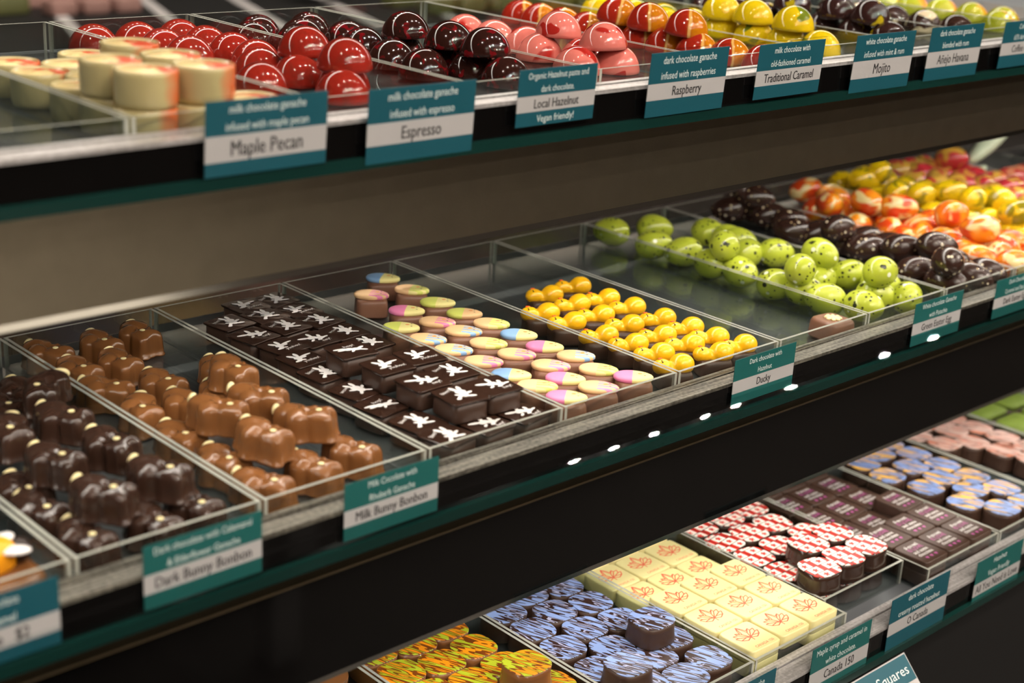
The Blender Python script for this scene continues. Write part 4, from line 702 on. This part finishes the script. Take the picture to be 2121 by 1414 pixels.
card(.9357, 1.0041, Z(-.3238), Z(-.3595), ym, ['White chocolate Ganache', 'with Pistachio'], 'Green Easter Egg', 'teal and white price card reading Green Easter Egg', bands=(.47, .27), col='teal_green')
card(1.0503, 1.1190, Z(-.3257), Z(-.3599), ym, ['Dark Chocolate', 'Caramel and Sea Salt'], 'Dark Easter Egg', 'teal and white price card reading Dark Easter Egg', bands=(.47, .27), col='teal_green')
card(.6500, .7260, Z(-.5166), Z(-.5590), yb, ['dark chocolate ganache', 'with caramel'], 'Blue Zebra', 'price card ending in ganache below the blue zebra tray', bands=(.47, .28))
card(.7630, .8350, Z(-.5190), Z(-.5620), yb, ['Maple syrup and caramel in', 'white chocolate.'], 'Canada 150', 'teal and white price card reading Canada 150', bands=(.47, .28), col='teal_green')
card(.8555, .9347, Z(-.5130), Z(-.5579), yb, ['dark chocolate', 'creamy roasted hazelnut'], 'O Canada', 'teal and white price card reading O Canada', bands=(.46, .24))
card(.9725, 1.0440, Z(-.5205), Z(-.5650), yb, ['Hazelnut', 'Vegan Friendly'], 'All You Need is Love', 'teal and white price card reading All You Need is Love', bands=(.46, .26), col='teal_green')
# sign sloping out below the lowest shelf
sg = empty('sign_card', (.800, .487, CZ - .565)); tag(sg, 'large sloping card reading Domes and Squares below the lowest shelf', 'sign'); sg.rotation_euler[0] = math.radians(-43.6)
bm = bmesh.new(); box(bm, -.0815, .0815, -.0006, 0, -.12, 0); box(bm, -.0805, .0805, -.0009, -.0006, -.020, -.001, 1)
letter(bm, 'Domes & Squares', .032, -.0105, .0105, .12, -.0011, 2, plane='xz', fill=.088); letter(bm, '2 bonbons', .040, -.031, .0105, .13, -.0011, 3, plane='xz', fill=.062)
put('printed_face', mesh('sign_face', bm, M['paper'], M['teal'], M['ink_white'], M['ink_black']), sg)
bm = bmesh.new(); box(bm, -.03, .03, .0, .0015, -.10, -.004); put('backing_strip', mesh('sign_backing', bm, M['black']), sg)
# ------------------------------------------------------------------ counter behind, seen over the top trays
bc = empty('back_counter', (1.4, 2.65, 0)); tag(bc, 'dark rear counter with pale divider strips beyond the top shelf', 'counter')
bm = bmesh.new(); box(bm, -2.6, 3.2, -.75, .9, 0, .85); put('counter_body', mesh('counter_body', bm, M['black']), bc)
bm = bmesh.new(); box(bm, -2.6, 3.2, .80, .9, .85, 1.25); put('counter_back', mesh('counter_back', bm, M['black']), bc)
for i in range(14):
    bm = bmesh.new(); box(bm, -.012, .012, -.5, .5, 0, .0015); o = put('divider_strip', mesh('divider_strip', bm, M['paper']), bc, (-1.3 + i * .2, -.05, .85)); o.rotation_euler[2] = math.radians(-20)
def block(name, m, a, b, h):
    bm = bmesh.new(); rings(bm, [(.97, 0), (1, .003), (1, h - .004), (.94, h)], squircle(a, b, 6, 32)); return proto(put(name, mesh(name, bm, m)))
pk, cr, gr = block('pink_fondant_block', M['ppink'], .028, .022, .025), block('olive_fondant_block', M['olive_dull'], .045, .025, .03), block('green_fondant_block', M['olive_dull'], .035, .025, .03)
M['ppink_dull'] = plain('dusty_pink', rgb(150, 114, 106), .6); pk.data.materials[0] = M['ppink_dull']
for i in range(6):
    place_one(pk, (1.30 + (i % 3) * .066, 2.60 + (i // 3) * .11, .852), .1, 'dusty pink block, %s along %s of the rear counter' % (ORD[i % 3], 'the near row' if i < 3 else 'the far row'), 'sweet', 'dusty pink blocks on the rear counter')
for i in range(2): place_one(cr, (1.10 + i * .11, 2.64, .852), .1, 'olive block beside the dusty pink ones on the rear counter, %s from its end' % ORD[i], 'sweet', 'olive blocks beside the pink ones')
for i in range(14): place_one(gr, (2.0 + (i % 7) * .085, 2.36 + (i // 7) * .12, .852), .1, 'olive green block, %s along %s of the rear counter' % (ORD[i % 7], 'the near row' if i < 7 else 'the far row'), 'sweet', 'olive green blocks on the rear counter')
pl = empty('serving_plate', (1.87, 2.58, .875)); tag(pl, 'round white plate on the rear counter beyond the red domes', 'plate')
bm = bmesh.new(); rings(bm, [(.5, 0), (.55, .006), (1, .022), (.98, .024), (.6, .010)], circle(.06, 40)); put('plate_dish', mesh('plate_dish', bm, M['white_top']), pl)
tc = empty('teal_carton', (1.66, .80, CZ - .3525)); tag(tc, 'small teal carton at the far end of the middle shelf', 'carton'); tc.rotation_euler[2] = .3
bm = bmesh.new(); box(bm, -.045, .045, -.025, .025, 0, .036); put('carton_body', mesh('carton_body', bm, M['teal']), tc)
bm = bmesh.new(); box(bm, -.0455, .0455, -.0255, .0255, .0362, .044); put('carton_lid', mesh('carton_lid', bm, M['teal']), tc)
# unidentified pale oblong at the far end of the middle shelf
sc = empty('pale_oblong', (1.482, .80, CZ - .338)); tag(sc, 'pale white oblong leaning at the far end past the pink eggs', 'oblong')
bm = bmesh.new(); lump(bm, (0, 0, .040), (.046, .011, .009)); o = put('oblong_body', mesh('oblong_body', bm, M['oblong']), sc); o.rotation_euler = (0, -.5, 0)
bm = bmesh.new(); lump(bm, (-.05, 0, .012), (.028, .006, .005)); o = put('oblong_tip', mesh('oblong_tip', bm, M['oblong']), sc); o.rotation_euler = (0, -.3, 0)
